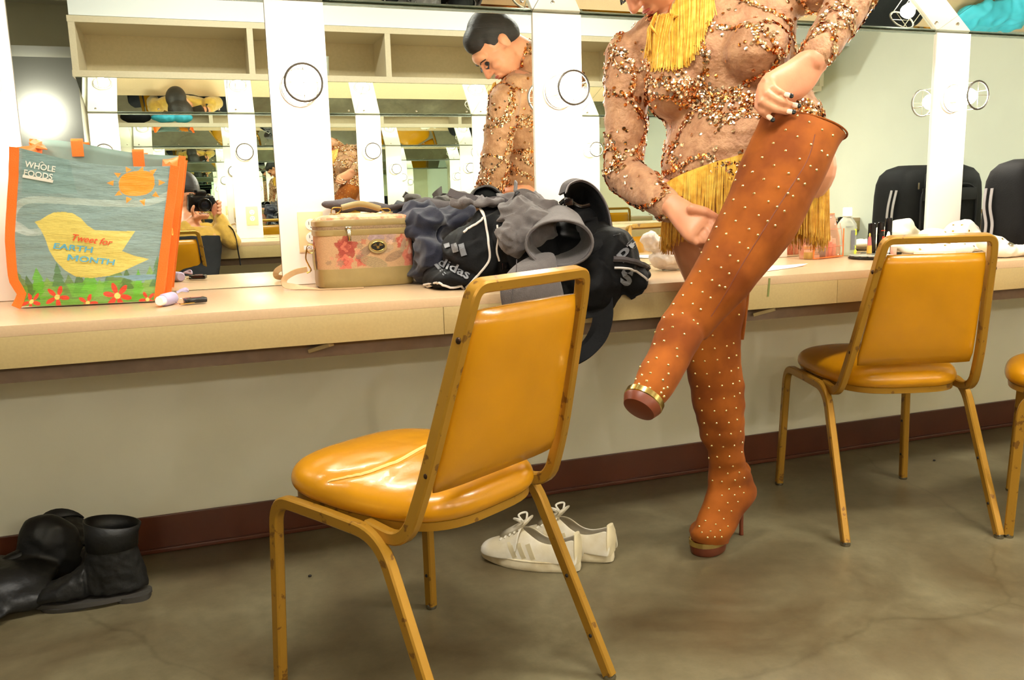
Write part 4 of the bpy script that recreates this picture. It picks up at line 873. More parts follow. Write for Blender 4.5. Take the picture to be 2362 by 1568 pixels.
# ================================================================ SNEAKERS
def make_sneaker(label):
    t = empty('white_sneaker', (0, 0, 0), label, 'shoe', None)
    # local: x forward (toe +x), y left, z up, length .29
    def wid(x):   # half width along the sole
        q = (x+0.145)/0.29; return 0.034+0.013*math.sin(PI*max(0, min(1, q*1.15))**1.3)-0.002*(1-q)
    def outline(k, grow=1.0):
        pts = []
        for j in range(48):
            a = 2*PI*j/48; c, s = math.cos(a), math.sin(a); x = 0.145*abs(c)**0.8*(1 if c >= 0 else -1); y = abs(s)**0.85*(1 if s >= 0 else -1)*wid(x)
            pts.append(V((x*grow, y*grow+0.006*math.sin((x+0.05)*8), 0)))
        return pts
    so = []
    for z, g in ((0.001, 0.955), (0.003, 0.985), (0.012, 1.0), (0.026, 0.995), (0.030, 0.975)):
        so.append([p*g+V((0, 0, z+(0.008*max(0, (p.x-0.07)/0.075)**2))) for p in outline(0)])
    obj('sole', MB().rings(so), M['rubber'], t)
    obj('welt', MB().tube([p*0.985+V((0, 0, 0.0285+(0.008*max(0, (p.x-0.07)/0.075)**2))) for p in outline(0)], 0.002, 6, closed=True), M['rubber'], t)
    # upper: open-topped loft along x (cross sections as arcs)
    prof = [(-0.141, 0.030, 0.060), (-0.136, 0.031, 0.098), (-0.120, 0.032, 0.092), (-0.09, 0.033, 0.078), (-0.06, 0.034, 0.072), (-0.03, 0.036, 0.080), (-0.005, 0.037, 0.100), (0.015, 0.038, 0.106), (0.035, 0.039, 0.098), (0.055, 0.041, 0.084), (0.08, 0.042, 0.070), (0.105, 0.039, 0.062), (0.125, 0.030, 0.054), (0.138, 0.016, 0.042)]
    rings = []; n = 15
    for x, w_, h in prof:
        openg = 0.020 if x < 0.012 else 0.0; r = []
        for j in range(n):
            q = j/(n-1)*2-1; ang = q*PI/2
            if openg:
                # two walls, open between
                sgn = -1 if q < 0 else 1; aq = abs(q); z = h-(h-0.026)*((aq-0.15)/0.85 if aq > 0.15 else 0); y = sgn*(openg+(w_-openg)*(1-max(0.0, (z-0.026)/(h-0.026+1e-6))**2.2)) if aq > 0.15 else sgn*openg*1.0
                r.append(V((x, y+0.006*math.sin((x+0.05)*8), z)))
            else: r.append(V((x, w_*math.sin(ang)*(1.0)+0.006*math.sin((x+0.05)*8), 0.026+(h-0.026)*abs(math.cos(ang))**0.75)))
        rings.append(r)
    mb = MB(); vs = [p for r in rings for p in r]; fs = []
    for i in range(len(rings)-1):
        for j in range(n-1):
            if i < 7 and j in (6, 7): continue
            fs.append((i*n+j, i*n+j+1, (i+1)*n+j+1, (i+1)*n+j))
    fs += [tuple(range(7)), tuple(range(8, 15))]
    mb.add(vs, fs); u = obj('upper', mb, M['leather'], t, smooth='all'); solid(u, 0.004, 1); subs(u, 2)
    obj('lining', MB().rings([[V((x+0.0, y, z)) for x, y in [(-0.133+0.0, 0.0), (-0.12, 0.018), (-0.06, 0.022), (0.0, 0.023), (0.03, 0.0), (0.0, -0.023), (-0.06, -0.022), (-0.12, -0.018)]] for z in (0.028, 0.036)]), M['liner'], t)
    obj('heel_tab', MB().loft([(V((-0.137, 0.0, 0.028)), V((0.007, 0, 0)), V((0, 0.029, 0))), (V((-0.139, 0.0, 0.060)), V((0.007, 0, 0)), V((0, 0.031, 0))), (V((-0.138, 0.0, 0.085)), V((0.007, 0, 0)), V((0, 0.028, 0))), (V((-0.135, 0.0, 0.108)), V((0.006, 0, 0)), V((0, 0.017, 0)))], 20), M['cream'], t)
    # tongue
    m = MB(); m.loft([(V((0.075, 0.004, 0.078)), V((0.012, 0, 0.004)), V((0, 0.020, 0))), (V((0.04, 0.004, 0.100)), V((0.006, 0, 0.008)), V((0, 0.022, 0))), (V((0.01, 0.003, 0.122)), V((0.003, 0, 0.006)), V((0, 0.026, 0))), (V((-0.004, 0.003, 0.136)), V((0.003, 0, 0.003)), V((0, 0.022, 0)))], 20); obj('tongue', m, M['leather'], t, smooth='all')
    m = MB()
    for k in range(5):
        x = 0.075-k*0.014; z = 0.080+k*0.0085; m.tube(spl([V((x+0.004, -0.022, z-0.010)), V((x, -0.010, z+0.002)), V((x-0.004, 0.010, z+0.004)), V((x+0.003, 0.028, z-0.010))], 4), 0.0028, 6)
    m.tube(spl([V((0.014, 0.004, 0.118)), V((0.034, 0.028, 0.138)), V((0.010, 0.040, 0.142)), V((0.012, 0.010, 0.120))], 7), 0.0030, 6); m.tube(spl([V((0.014, 0.0, 0.118)), V((0.040, -0.020, 0.130)), V((0.022, -0.036, 0.134)), V((0.012, -0.004, 0.119))], 7), 0.0030, 6)
    m.tube(spl([V((0.014, 0.002, 0.118)), V((0.018, 0.034, 0.104)), V((0.022, 0.046, 0.076)), V((0.026, 0.050, 0.055))], 5), 0.0024, 6)
    obj('laces', m, M['lace'], t)
    bvx = BVHTree.FromPolygons([v.co.copy() for v in u.data.vertices], [tuple(p.vertices) for p in u.data.polygons])
    for sg in (-1, 1):
        for k in range(3):
            x = 0.045-k*0.026; m = MB(); P = []
            for q in range(8):
                f = q/7; z = 0.034+f*0.040; xx = x-0.018*(1-f); h = bvx.ray_cast(V((xx, sg*0.2, z)), V((0, -sg, 0)))
                if h[0]: P.append(h[0]+V((0, sg*0.0030, 0)))
            if len(P) > 2: m.ribbon([p+V((0, sg*0.0012, 0)) for p in P], 0.013, (1, 0, 0.3), 0.0010); obj('side_stripe', m, mat('stripe_cream', (196, 182, 146), 0.5) if not bpy.data.materials.get('stripe_cream') else bpy.data.materials['stripe_cream'], t)
    return t
def pose2(o, x, y, ang, z=0.0): o.matrix_world = Matrix.Translation((x, y, z)) @ Matrix.Rotation(ang, 4, 'Z')
sn = make_sneaker('white leather sneaker with three stripes, nearer the camera behind the chair leg')
sn2 = copy_tree(sn); sn2['label'] = 'white leather sneaker farther back, half hidden behind the chair leg and the other sneaker'
pose2(sn, 0.765, 2.085, math.radians(138)); pose2(sn2, 0.885, 2.115, math.radians(131))

# ================================================================ BLACK BOOTS ON THE FLOOR
def make_boot(label):
    t = empty('black_ankle_boot', (0, 0, 0), label, 'boot', None)
    def ring(c, a, b, p=2.4): return (V(c), V(a), V(b))
    L_ = [( .142, .018, .004, .030), (.130, .032, .010, .045), (.105, .042, .018, .058), (.07, .046, .026, .068), (.04, .044, .032, .084), (.01, .041, .040, .105)]
    secs = []
    for x, w_, h0, h in L_: secs.append((V((x, 0, 0.028+(h-0.028)/2)), V((0, w_, 0)), V((0, 0, (h-0.028)/2+0.006))))
    mb = MB(); mb.loft(secs, 28, power=2.6); mb.loft([(V((-0.055, 0, 0.03)), V((0.082, 0, 0)), V((0, 0.036, 0))), (V((-0.052, 0, 0.07)), V((0.082, 0, 0)), V((0, 0.040, 0))), (V((-0.055, 0, 0.11)), V((0.068, 0, 0)), V((0, 0.042, 0))), (V((-0.058, 0, 0.15)), V((0.060, 0, 0)), V((0, 0.044, 0)))], 28)
    u = obj('foot_upper', mb, M['blackleather'], t); remesh(u, 0.005, 8, fold(24, 24, 0.003, 2))
    m = MB(); m.loft([(V((-0.058, 0, 0.145)), V((0.060, 0, 0)), V((0, 0.046, 0))), (V((-0.060, 0, 0.18)), V((0.062, 0, 0)), V((0, 0.050, 0))), (V((-0.064, 0, 0.212)), V((0.066, 0, 0.012)), V((0, 0.052, 0)))], 28, caps=False); solid(obj('shaft', m, M['blackleather'], t, smooth='all'), 0.004)
    pts = []
    for j in range(40):
        a = 2*PI*j/40; c, s = math.cos(a), math.sin(a); x = 0.142*c; q = (x+0.142)/0.284; y = s*(0.030+0.014*math.sin(PI*max(0.0, q)**1.2)); pts.append(V((x, y, 0)))
    obj('sole', MB().rings([[p+V((0, 0, z+0.020*(1 if p.x < -0.05 else max(0, (0.02-p.x)/0.07) if p.x < 0.02 else 0)*0+0.010)) for p in pts] for z in (0.0, 0.012)]), M['sole'], t)
    obj('heel', MB().loft([(V((-0.098, 0, 0.0)), V((0.040, 0, 0)), V((0, 0.034, 0))), (V((-0.098, 0, 0.016)), V((0.042, 0, 0)), V((0, 0.036, 0)))], 24, power=3), M['sole'], t)
    obj('ball_tread', MB().loft([(V((0.055, 0, 0.0)), V((0.066, 0, 0)), V((0, 0.036, 0))), (V((0.055, 0, 0.012)), V((0.070, 0, 0)), V((0, 0.040, 0)))], 24), M['sole'], t)
    return t
b1 = make_boot('black suede ankle boot standing in front of the other boots, toe to the left')
b1.matrix_world = Matrix.Translation((-0.355, 2.30, 0)) @ Matrix.Rotation(math.radians(176), 4, 'Z')
b2 = copy_tree(b1); b2['label'] = 'black ankle boot lying open on its side behind the standing one'
b2.matrix_world = Matrix.Translation((-0.46, 2.44, 0.055)) @ Matrix.Rotation(math.radians(200), 4, 'Z') @ Matrix.Rotation(math.radians(68), 4, 'X')
mb = MB()
mb.ell((-0.475, 2.47, 0.10), (0.085, 0.05, 0.10)).ell((-0.60, 2.40, 0.06), (0.16, 0.12, 0.055)).ell((-0.74, 2.36, 0.05), (0.15, 0.14, 0.045)).ell((-0.55, 2.33, 0.04), (0.12, 0.07, 0.036)).ell((-0.66, 2.27, 0.03), (0.13, 0.07, 0.03))
o = obj('black_leather_bag', mb, M['blackleather']); remesh(o, 0.007, 10, fold(8, 8, 0.008, 4))
for v in o.data.vertices: v.co.z = max(v.co.z, 0.001); v.co.y = min(v.co.y, WY-0.018)
tag(o, 'slouched black leather bag heaped against the baseboard behind the ankle boots', 'bag')
# floor specks
for k, (x, y, z_) in enumerate((atz(715, 1330, 0), atz(2155, 1063, 0))):
    tag(obj('debris_pellet', MB().ell((x, y, 0.003), (0.005, 0.004, 0.003), seg=10, rg=6), M['slot']), ['small black pellet on the floor between the left chair\'s legs', 'small dark scrap on the floor between the right chair\'s legs'][k], 'debris')
# ================================================================ THINGS ON THE RIGHT OF THE COUNTER
Z0 = ZT+0.0005
# tissue packet
mb = MB(); c = V((1.36, 2.36, Z0))
mb.ell(c+V((0.0, 0, 0.035)), (0.075, 0.05, 0.033)).ell(c+V((-0.055, 0.0, 0.085)), (0.055, 0.03, 0.030), Matrix.Rotation(0.5, 3, 'Y')).ell(c+V((0.02, 0, 0.07)), (0.05, 0.04, 0.04))
o = obj('tissue_packet', mb, M['tissuem']); remesh(o, 0.004, 4, fold(26, 26, 0.008, 6)); clampz(o, Z0); tag(o, 'crumpled white tissue packet on the counter beside the bending woman\'s thigh', 'tissue packet')
# paper
n = 10; vs = []
A_, B_, C_, D_ = V((1.42, 2.24, 0)), V((1.46, 2.10, 0)), V((1.78, 2.235, 0)), V((1.60, 2.36, 0))
for i in range(n+1):
    for j in range(n+1):
        u, v = i/n, j/n; p = (A_*(1-u)+B_*u)*(1-v)+(D_*(1-u)+C_*u)*v; vs.append(V((p.x, p.y, Z0+0.001+0.010*max(0, math.sin(v*5+u*2))*v*0.9)))
o = solid(obj('paper_sheet', MB().add(vs, [(i*(n+1)+j, i*(n+1)+j+1, (i+1)*(n+1)+j+1, (i+1)*(n+1)+j) for i in range(n) for j in range(n)]), M['paper'], smooth='all'), 0.0006)
tag(o, 'loose white paper sheet on the counter behind the studded boots', 'paper')
# clear makeup pouch
t = empty('makeup_pouch', (2.05, 2.5, ZT), 'clear makeup pouch with orange piping behind the gold fringe', 'pouch')
rz = RZ(0.28); pc = V((2.015, 2.47, Z0)); hw, hd, hh = 0.085, 0.035, 0.15
vs = []
prof = []
rings = []
for z, f, g in ((0.001, 1, 1.0), (0.03, 1.02, 1.05), (0.07, 1.02, .9), (0.11, .98, .55), (0.15, .92, .12)):
    rings.append([pc+rz @ V((hw*f*(abs(math.cos(a))**.4)*(1 if math.cos(a) >= 0 else -1), hd*g*(abs(math.sin(a))**.5)*(1 if math.sin(a) >= 0 else -1), z)) for a in [2*PI*k/28 for k in range(28)]])
obj('pouch_skin', MB().rings(rings), M['clearpvc'], t, smooth='all')
m = MB()
for sg in (-1, 1): m.tube([pc+rz @ V((sg*hw*1.0, -hd*1.03, z)) for z in (0.004, 0.04, 0.07, 0.1)], 0.002, 6)
m.tube([pc+rz @ V((x, -hd*1.04, 0.004)) for x in (-hw, 0, hw)], 0.002, 6); m.tube([pc+rz @ V((x*0.92, 0, 0.151)) for x in (-hw, 0, hw)], 0.003, 6); m.tube([pc+rz @ V((hw, y, 0.004)) for y in (-hd, hd)], 0.002, 6)
obj('piping', m, M['orange'], t)
m = MB()
for k in (1, 4): z = 0.02+0.02*k; m.tube([pc+rz @ V((x, -hd*(1.06-0.9*(k/7)**2), z)) for x in (-hw*.95, 0, hw*.95)], 0.0008, 5)
for k in (0, 4, 8): x = -hw+2*hw*k/8; m.tube([pc+rz @ V((x*.96, -hd*(1.06-0.9*(q/7)**2), 0.02+0.02*q)) for q in range(6)], 0.0008, 5)
obj('grid_print', m, M['coral'], t)
for k, (dx, dz, r, h, mm, lab) in enumerate(((-0.064, 0.0, 0.014, 0.03, 'green', 'green jar inside the clear makeup pouch'), (-0.040, 0.0, 0.019, 0.018, 'cap', 'white jar inside the clear makeup pouch'), (-0.058, 0.032, 0.018, 0.012, 'goldliq', 'gold compact inside the clear makeup pouch'), (0.0, 0.0, 0.014, 0.05, 'blackgloss', 'black tube inside the clear makeup pouch'), (0.04, 0.0, 0.013, 0.07, 'coral', 'coral tube inside the clear makeup pouch'), (0.066, 0.0, 0.010, 0.06, 'pink', 'pink tube inside the clear makeup pouch'))):
    tt = empty('cosmetic_jar', pc+rz @ V((dx, 0, 0.003+dz)), lab, 'jar'); q = pc+rz @ V((dx, 0, 0.003+dz))
    obj('container', MB().lathe([(r*.9, 0), (r, 0.002), (r, h*0.7), (r*.85, h*0.72)], q, 18), M[mm], tt); obj('lid', MB().lathe([(r*.9, h*0.72), (r*.92, h*0.98), (r*.8, h)], q, 18), M['cap' if mm != 'cap' else 'steel'], tt)
# micellar bottle
def bottle(c, s, label):
    t = empty('clear_bottle', c, label, 'bottle')
    pr = [(0.028, 0), (0.033, 0.003), (0.034, 0.02), (0.034, 0.100), (0.033, 0.112), (0.023, 0.128), (0.013, 0.138), (0.012, 0.146)]
    def sec(r, z): return (c+V((0, 0, z*s)), V((1, -0.2, 0))*r*s, V((0.1, 0.5, 0))*r*s*1.25)
    obj('bottle_body', MB().loft([sec(*p) for p in pr], 32, power=2.6), M['glass'], t, smooth='all'); obj('liquid', MB().loft([sec(r*0.93, z) for r, z in [(0.026, 0.003), (0.0305, 0.006), (0.0305, 0.110), (0.0295, 0.112)]], 32, power=2.6), M['liquid'], t, smooth='all')
    obj('cap', MB().lathe([(0.0135, 0.138), (0.0165, 0.141), (0.0160, 0.168), (0.0145, 0.171)], c, 24), M['cap'], t) if s == 1 else obj('cap', MB().lathe([(0.0135*s, 0.138*s), (0.0165*s, 0.141*s), (0.0160*s, 0.168*s), (0.0145*s, 0.171*s)], c, 24), M['cap'], t)
    if s == 1:
        m = MB()
        for dx, dz, r in ((0.016, 0.088, 0.008), (0.018, 0.078, 0.007), (0.006, 0.036, 0.008), (0.016, 0.030, 0.007), (0.018, 0.014, 0.009), (0.010, 0.046, 0.006)): m.lathe([(0.0001, 0), (r, 0.0), (0.0001, 0.0008)], c+V((dx, -0.0225-0.0, dz)), 14, axis=(-.25, -1, 0), caps=False)
        obj('label_dots', m, M['green'], t)
        m = MB(); place_text(m, 'bioten', c+V((-0.026, -0.0245, 0.100)), V((1, -0.1, 0)).normalized(), (0, 0, 1), 0.008, lift=0.001); m.box(c+V((0.008, -0.024, 0.055)), (0.018, 0.0006, 0.07)); obj('label_lettering', m, M['logogrey'], t, smooth=False)
    return t
bottle(V((2.168, 2.515, Z0)), 1, 'clear cleanser bottle with a white cap and lime label dots')

# black tubes in a tray
t = empty('cosmetic_tray', (2.27, 2.45, ZT), 'black clear-edged tray holding dark cosmetic tubes', 'tray')
obj('tray_base', MB().box((2.29, 2.475, Z0+0.004), (0.12, 0.07, 0.008), RZ(-0.2), bev=0.003), M['blackgloss'], t)
for k, (x, y, h, r, lab) in enumerate(((2.245, 2.475, 0.105, 0.014, 'short black cosmetic tube in the tray, leftmost'), (2.275, 2.465, 0.108, 0.012, 'black cosmetic tube in the tray with a red mark'), (2.305, 2.460, 0.122, 0.013, 'tallest black cosmetic tube in the tray'))):
    tt = empty('cosmetic_tube', (x, y, Z0+0.008), lab, 'cosmetic tube'); q = V((x, y, Z0+0.0085))
    obj('barrel', MB().lathe([(r*.95, 0), (r, 0.002), (r, h*.6), (r*.98, h*.6)], q, 20), M['blackgloss'], tt); obj('cap', MB().lathe([(r*.96, h*.605), (r*.96, h*.98), (r*.8, h)], q, 20), M['blackgloss'], tt)
    if k == 1: obj('red_mark', MB().box(q+V((0.002, -r-0.0002, 0.05)), (0.010, 0.0008, 0.014)).box(q+V((0.0, -r-0.0002, 0.078)), (0.018, 0.0008, 0.002)), M['red'], tt)
# round palette
t = empty('round_palette', (2.11, 2.33, ZT), 'round dark glitter palette under the oil bottle and eyeliner', 'palette')
pc = V((2.125, 2.345, Z0)); obj('base', MB().lathe([(0.066, 0), (0.072, 0.002), (0.072, 0.007), (0.068, 0.009)], pc, 40), M['blackgloss'], t)
m = MB()
for k in range(14): a = 2*PI*k/14; m.lathe([(0.0001, 0.009), (0.010, 0.009), (0.009, 0.0105), (0.0001, 0.0105)], pc+V((0.056*math.cos(a), 0.056*math.sin(a), 0)), 14, caps=False)
obj('shadow_pans', m, mat('pan_pink', (170, 140, 140), 0.5, var=0.4, scale=60), t)
obj('clear_cover', MB().lathe([(0.070, 0.0112), (0.071, 0.0122), (0.069, 0.0132)], pc, 40), M['glass'], t)
# lip oil
q = V((2.155, 2.385, Z0+0.0138)); t = empty('lip_oil', q, 'slim two tone pink and gold oil bottle on the palette', 'bottle')
obj('gold_half', MB().lathe([(0.0085, 0), (0.009, 0.002), (0.0075, 0.028)], q, 18), M['goldliq'], t); obj('pink_half', MB().lathe([(0.0075, 0.0285), (0.0045, 0.056), (0.0035, 0.058)], q, 18), mat('rose_liquid', (170, 90, 90), 0.15), t); obj('tip', MB().lathe([(0.0028, 0.058), (0.0025, 0.068), (0.001, 0.070)], q, 12), M['goldliq'], t)
q = V((2.245, 2.395, Z0)); t = empty('eyeliner_tube', q, 'white tapered eyeliner with a black base beside the palette', 'cosmetic tube')
obj('foot', MB().lathe([(0.012, 0), (0.012, 0.004), (0.007, 0.012)], q, 18), M['blackgloss'], t); obj('barrel', MB().lathe([(0.0065, 0.0125), (0.0055, 0.05), (0.0075, 0.072), (0.0055, 0.074), (0.0045, 0.082), (0.002, 0.086)], q, 18), M['cap'], t)
q = V((2.275, 2.40, Z0)); t = empty('lipstick_tube', q, 'pale pink lipstick tube behind the right chair\'s frame', 'cosmetic tube')
obj('barrel', MB().lathe([(0.010, 0), (0.0105, 0.001), (0.0105, 0.030), (0.010, 0.031)], q, 18), M['pink'], t); obj('cap', MB().lathe([(0.010, 0.0315), (0.010, 0.055), (0.009, 0.056)], q, 18), M['cap'], t)
o = tag(obj('flat_box', MB().box((2.36, 2.30, Z0+0.0095), (0.13, 0.05, 0.018), RZ(-0.1), bev=0.002), M['garment']), 'thin off-white box on the counter seen through the right chair\'s top', 'box')
# white studded garment
t = empty('studded_garment', (2.6, 2.42, ZT), 'cream fabric garment with rhinestones spread behind the right chair', 'garment')
mb = MB()
for px, py, y, r in ((2100, 565, 2.50, (.12, .05, .02)), (2170, 545, 2.46, (.10, .05, .03)), (2215, 535, 2.44, (.075, .05, .045)), (2245, 550, 2.42, (.07, .05, .03)), (2200, 575, 2.38, (.12, .05, .022)), (2288, 560, 2.14, (.06, .04, .028)), (2312, 574, 2.12, (.05, .04, .028)), (2352, 578, 2.12, (.08, .035, .016)), (2130, 575, 2.46, (.10, .05, .02))): mb.ell(at(px, py, y), r)
o = obj('fabric', mb, M['garment'], t); remesh(o, 0.005, 8, fold(9, 9, 0.010, 8)); clampz(o, Z0)
bv = BVHTree.FromPolygons([v.co.copy() for v in o.data.vertices], [tuple(p.vertices) for p in o.data.polygons])
def ringstone(px, py, r):
    d = V(CR*(px-1181)+CD*(py-784)+CF*F_PX).normalized(); h = bv.ray_cast(V(CAM), d)
    if not h[0]: return
    n_ = h[1] if h[1].dot(d) < 0 else -h[1]
    g = obj('rhinestone', MB().lathe([(0.0001, r*.5), (r*.5, r*.45), (r, 0.0004), (r*.9, 0)], h[0]+n_*0.0005, 10, axis=n_, caps=False), M['chrome'] if r > 0.006 else M['brass'], t)
rng = random.Random(4)
for px, py in ((2180, 535), (2199, 519), (2219, 519), (2198, 533), (2235, 532), (2168, 540), (2190, 562), (2205, 560), (2225, 563), (2246, 568), (2180, 566), (2286, 554), (2312, 551), (2107, 529), (2115, 530), (2122, 575), (2150, 560), (2140, 548)): ringstone(px, py, 0.0042)
ringstone(2331, 563, 0.011)
# rolling case
def build_case2():
    t = empty('rolling_case', (2.88, 2.31, ZT), 'black soft rolling case with a front handle at the right end of the counter', 'suitcase')
    x0, x1, y0, y1, z0, z1 = 2.655, 3.10, 2.20, 2.42, ZT+0.001, 1.095
    cx_, cy_ = (x0+x1)/2, (y0+y1)/2; hw, hd = (x1-x0)/2, (y1-y0)/2
    secs = []
    for z, f, g in ((z0, .96, .93), (z0+0.01, 1.0, 1.0), (z0+0.10, 1.0, 1.02), (z0+0.20, .99, 1.0), (z0+0.25, .97, .97), (z0+0.285, .93, .88), (z0+0.31, .84, .7), (z0+0.325, .68, .4)): secs.append((V((cx_+(1-f)*0.03, cy_, z)), V((hw*f, 0, 0)), V((0, hd*g, 0))))
    b = obj('case_body', MB().loft(secs, 56, power=5), M['black'], t, smooth='all')
    for yy, s in ((y0, -1), (y1, 1)):
        f = yy+s*0.003
        pts = bend([(x0+0.075, f, z0+0.02), (x0+0.075, f, z0+0.245), (x1-0.075, f, z0+0.245), (x1-0.075, f, z0+0.02)], 0.07, 8); obj('pocket_seam', MB().tube(pts, 0.004, 8), M['blackcloth'], t)
        obj('pocket_flap', MB().box((cx_, f, z0+0.205), (2*hw-0.16, 0.008, 0.05), bev=0.003), M['blackcloth'], t)
        hx = cx_-0.02 if s < 0 else cx_-0.05
        pts = bend([(hx-0.07, f+s*0.004, z0+0.285), (hx-0.085, f+s*0.014, z0+0.225), (hx+0.085, f+s*0.014, z0+0.225), (hx+0.07, f+s*0.004, z0+0.285)], 0.022, 6)
        obj('carry_handle', MB().ribbon(pts, 0.026, (0, 0.15, 1) if False else [V((0, 0, 1)) if 6 < i < 12 else V((1, 0, 0.2)) for i in range(len(pts))], 0.003), M['blackcloth'], t)
        obj('handle_grip', MB().tube([(hx-0.06, f+s*0.018, z0+0.226), (hx+0.06, f+s*0.018, z0+0.226)], 0.011, 10), M['black'], t)
        obj('zip_pull', MB().box((x0+0.06, f, z0+0.24), (0.006, 0.004, 0.026), bev=0.001), M['steel'], t)
    pts = spl([V((x0-0.002, y0+0.17, z0+0.225)), V((x0-0.012, y0+0.165, z0+0.16)), V((x0-0.008, y0+0.155, z0+0.10)), V((x0-0.010, y0+0.155, z0+0.05)), V((x0-0.006, y0+0.15, z0+0.01))], 6)
    for dx in (0, 0.026): obj('hanging_strap', MB().ribbon([p+V((0, -dx, 0)) for p in pts], 0.011, (0, 1, 0), 0.0012), M['webgrey'], t)
build_case2()
# chair 3 holds a turquoise bag, seen only in the tilted mirror
mb = MB().ell((3.80, 2.15, 0.825), (0.20, 0.10, 0.045)).ell((3.92, 2.20, 0.830), (0.12, 0.12, 0.05)).ell((3.68, 2.13, 0.825), (0.12, 0.09, 0.045))
o = obj('turquoise_cloth', mb, M['teal']); remesh(o, 0.007, 5, fold(9, 9, 0.015, 2)); tag(o, 'turquoise cloth heaped on the counter, reflected in the tilted mirror at top right', 'cloth')
# things in the near cubbies, seen in double reflection
mb = MB().ell((0.0-0.15, 2.32, 1.815), (0.10, 0.08, 0.042)).ell((-0.30, 2.33, 1.815), (0.12, 0.09, 0.042)); o = obj('folded_cloth', mb, M['teal']); remesh(o, 0.008, 4, fold(9, 9, 0.008, 2)); tag(o, 'teal cloth in the overhead cubby, seen only in double reflection', 'cloth')
mb = MB().ell((-0.55, 2.33, 1.82), (0.13, 0.09, 0.06)); o = obj('black_pouch', mb, M['black']); remesh(o, 0.008, 4, fold(9, 9, 0.008, 2)); tag(o, 'black pouch in the overhead cubby, seen only in double reflection', 'pouch')
t = empty('water_glass', (0.74, -0.36, 1.757), 'small clear glass in the open cubby across the room, seen reflected', 'glass')
obj('tumbler', MB().lathe([(0.022, 0), (0.028, 0.002), (0.034, 0.12), (0.031, 0.12), (0.025, 0.006), (0.0001, 0.006)], (0.74, -0.30, 1.757), 20, caps=False), M['glass'], t)
# ================================================================ WOMAN PULLING ON A BOOT
woman = empty('person', (1.28, 1.9, 0), 'woman in a bronze sequin dress bending to pull up a tall studded boot', 'person')
def sec(a, b, dep, fwd=None, ins=0.0):
    """cross-section from its two silhouette points"""
    A, B = at(*a), at(*b); c = (A+B)/2; ax = (B-A)/2; return [c, ax, dep]
TS = [((1550, 470, 1.95), (1912, 395, 1.72), .125), ((1534, 405, 1.97), (1897, 268, 1.75), .130), ((1536, 350, 1.985), (1868, 210, 1.785), .112), ((1541, 290, 2.0), (1840, 160, 1.80), .100),
      ((1518, 245, 2.02), (1832, 110, 1.81), .104), ((1496, 205, 2.03), (1832, 70, 1.82), .108), ((1470, 150, 2.06), (1838, 20, 1.835), .100), ((1440, 100, 2.09), (1835, -30, 1.86), .078), ((1490, 50, 2.09), (1770, -60, 1.90), .060)]
def torso_secs(grow):
    L = [sec(*s) for s in TS]; out = []
    for i, (c, ax, dep) in enumerate(L):
        nxt = L[min(i+1, len(L)-1)][0]-L[max(i-1, 0)][0]; f = ax.cross(nxt).normalized()
        if f.y > 0: f = -f
        out.append((c, ax.normalized()*(ax.length+grow), f*(dep+grow), f))
    return out
def smooth_secs(S, n=4):
    C = spl([s[0] for s in S], n); A = spl([s[1] for s in S], n); B = spl([s[2] for s in S], n); return list(zip(C, A, B))
SHR, ELR, WRR = at(1447, 128, 2.09), at(1440, 402, 2.03), at(1556, 486, 1.79)
SHL, ELL, WRL = at(1815, -15, 1.87), at(1995, -52, 1.72), at(1871, 143, 1.625)
TSn = torso_secs(-0.006)
bust = [(at(1560, 205, 1.945), .078), (at(1745, 120, 1.80), .078)]
ff = TSn[4][3]
HC = V((1.073, 1.995, 1.565)); Hf = V((-.52, 0.0, -.854)); Hl = V((0, -1, 0)); Hu = Hf.cross(Hl).normalized()
HR = frame(Hf, Hl, Hu)
H = lambda f, l, u: HC+Hf*f+Hl*l+Hu*u
def build_hand(mb, wrist, palm_pts, fingers, thumb, pw=0.040, pt=0.015):
    """palm from wrist to knuckles, five separate fingers"""
    k0, k1 = palm_pts; c = (k0+k1)/2; ax = (c-wrist).normalized(); side = (k1-k0).normalized(); nn = ax.cross(side).normalized()
    secs = [(wrist-ax*0.02, side*0.029, nn*0.022), (wrist, side*0.030, nn*0.022), (wrist.lerp(c, .35), side*0.037, nn*0.020), (wrist.lerp(c, .7), side*pw, nn*0.016), (c, side*((k1-k0).length/2+0.010), nn*0.0135), (c+ax*0.006, side*((k1-k0).length/2+0.006), nn*0.009)]
    mb.loft(smooth_secs(secs, 3), 24, power=2.4)
    for f in fingers: mb.limb(f[0], f[1], 12)
    mb.limb(thumb[0], thumb[1], 12)
def palm(mb, S, fingers, thumb):
    P_ = [((at(*a, y)+at(*b, y))/2, (at(*b, y)-at(*a, y))/2, d) for a, b, y, d in S]; out = []
    for i, (c, ax, d) in enumerate(P_):
        t_ = P_[min(i+1, len(P_)-1)][0]-P_[max(i-1, 0)][0]; out.append((c, ax, ax.cross(t_).normalized()*d))
    mb.loft(smooth_secs(out, 4), 26, power=2.4)
    for f in fingers: mb.limb(f[0], f[1], 12)
    mb.limb(thumb[0], thumb[1], 12)
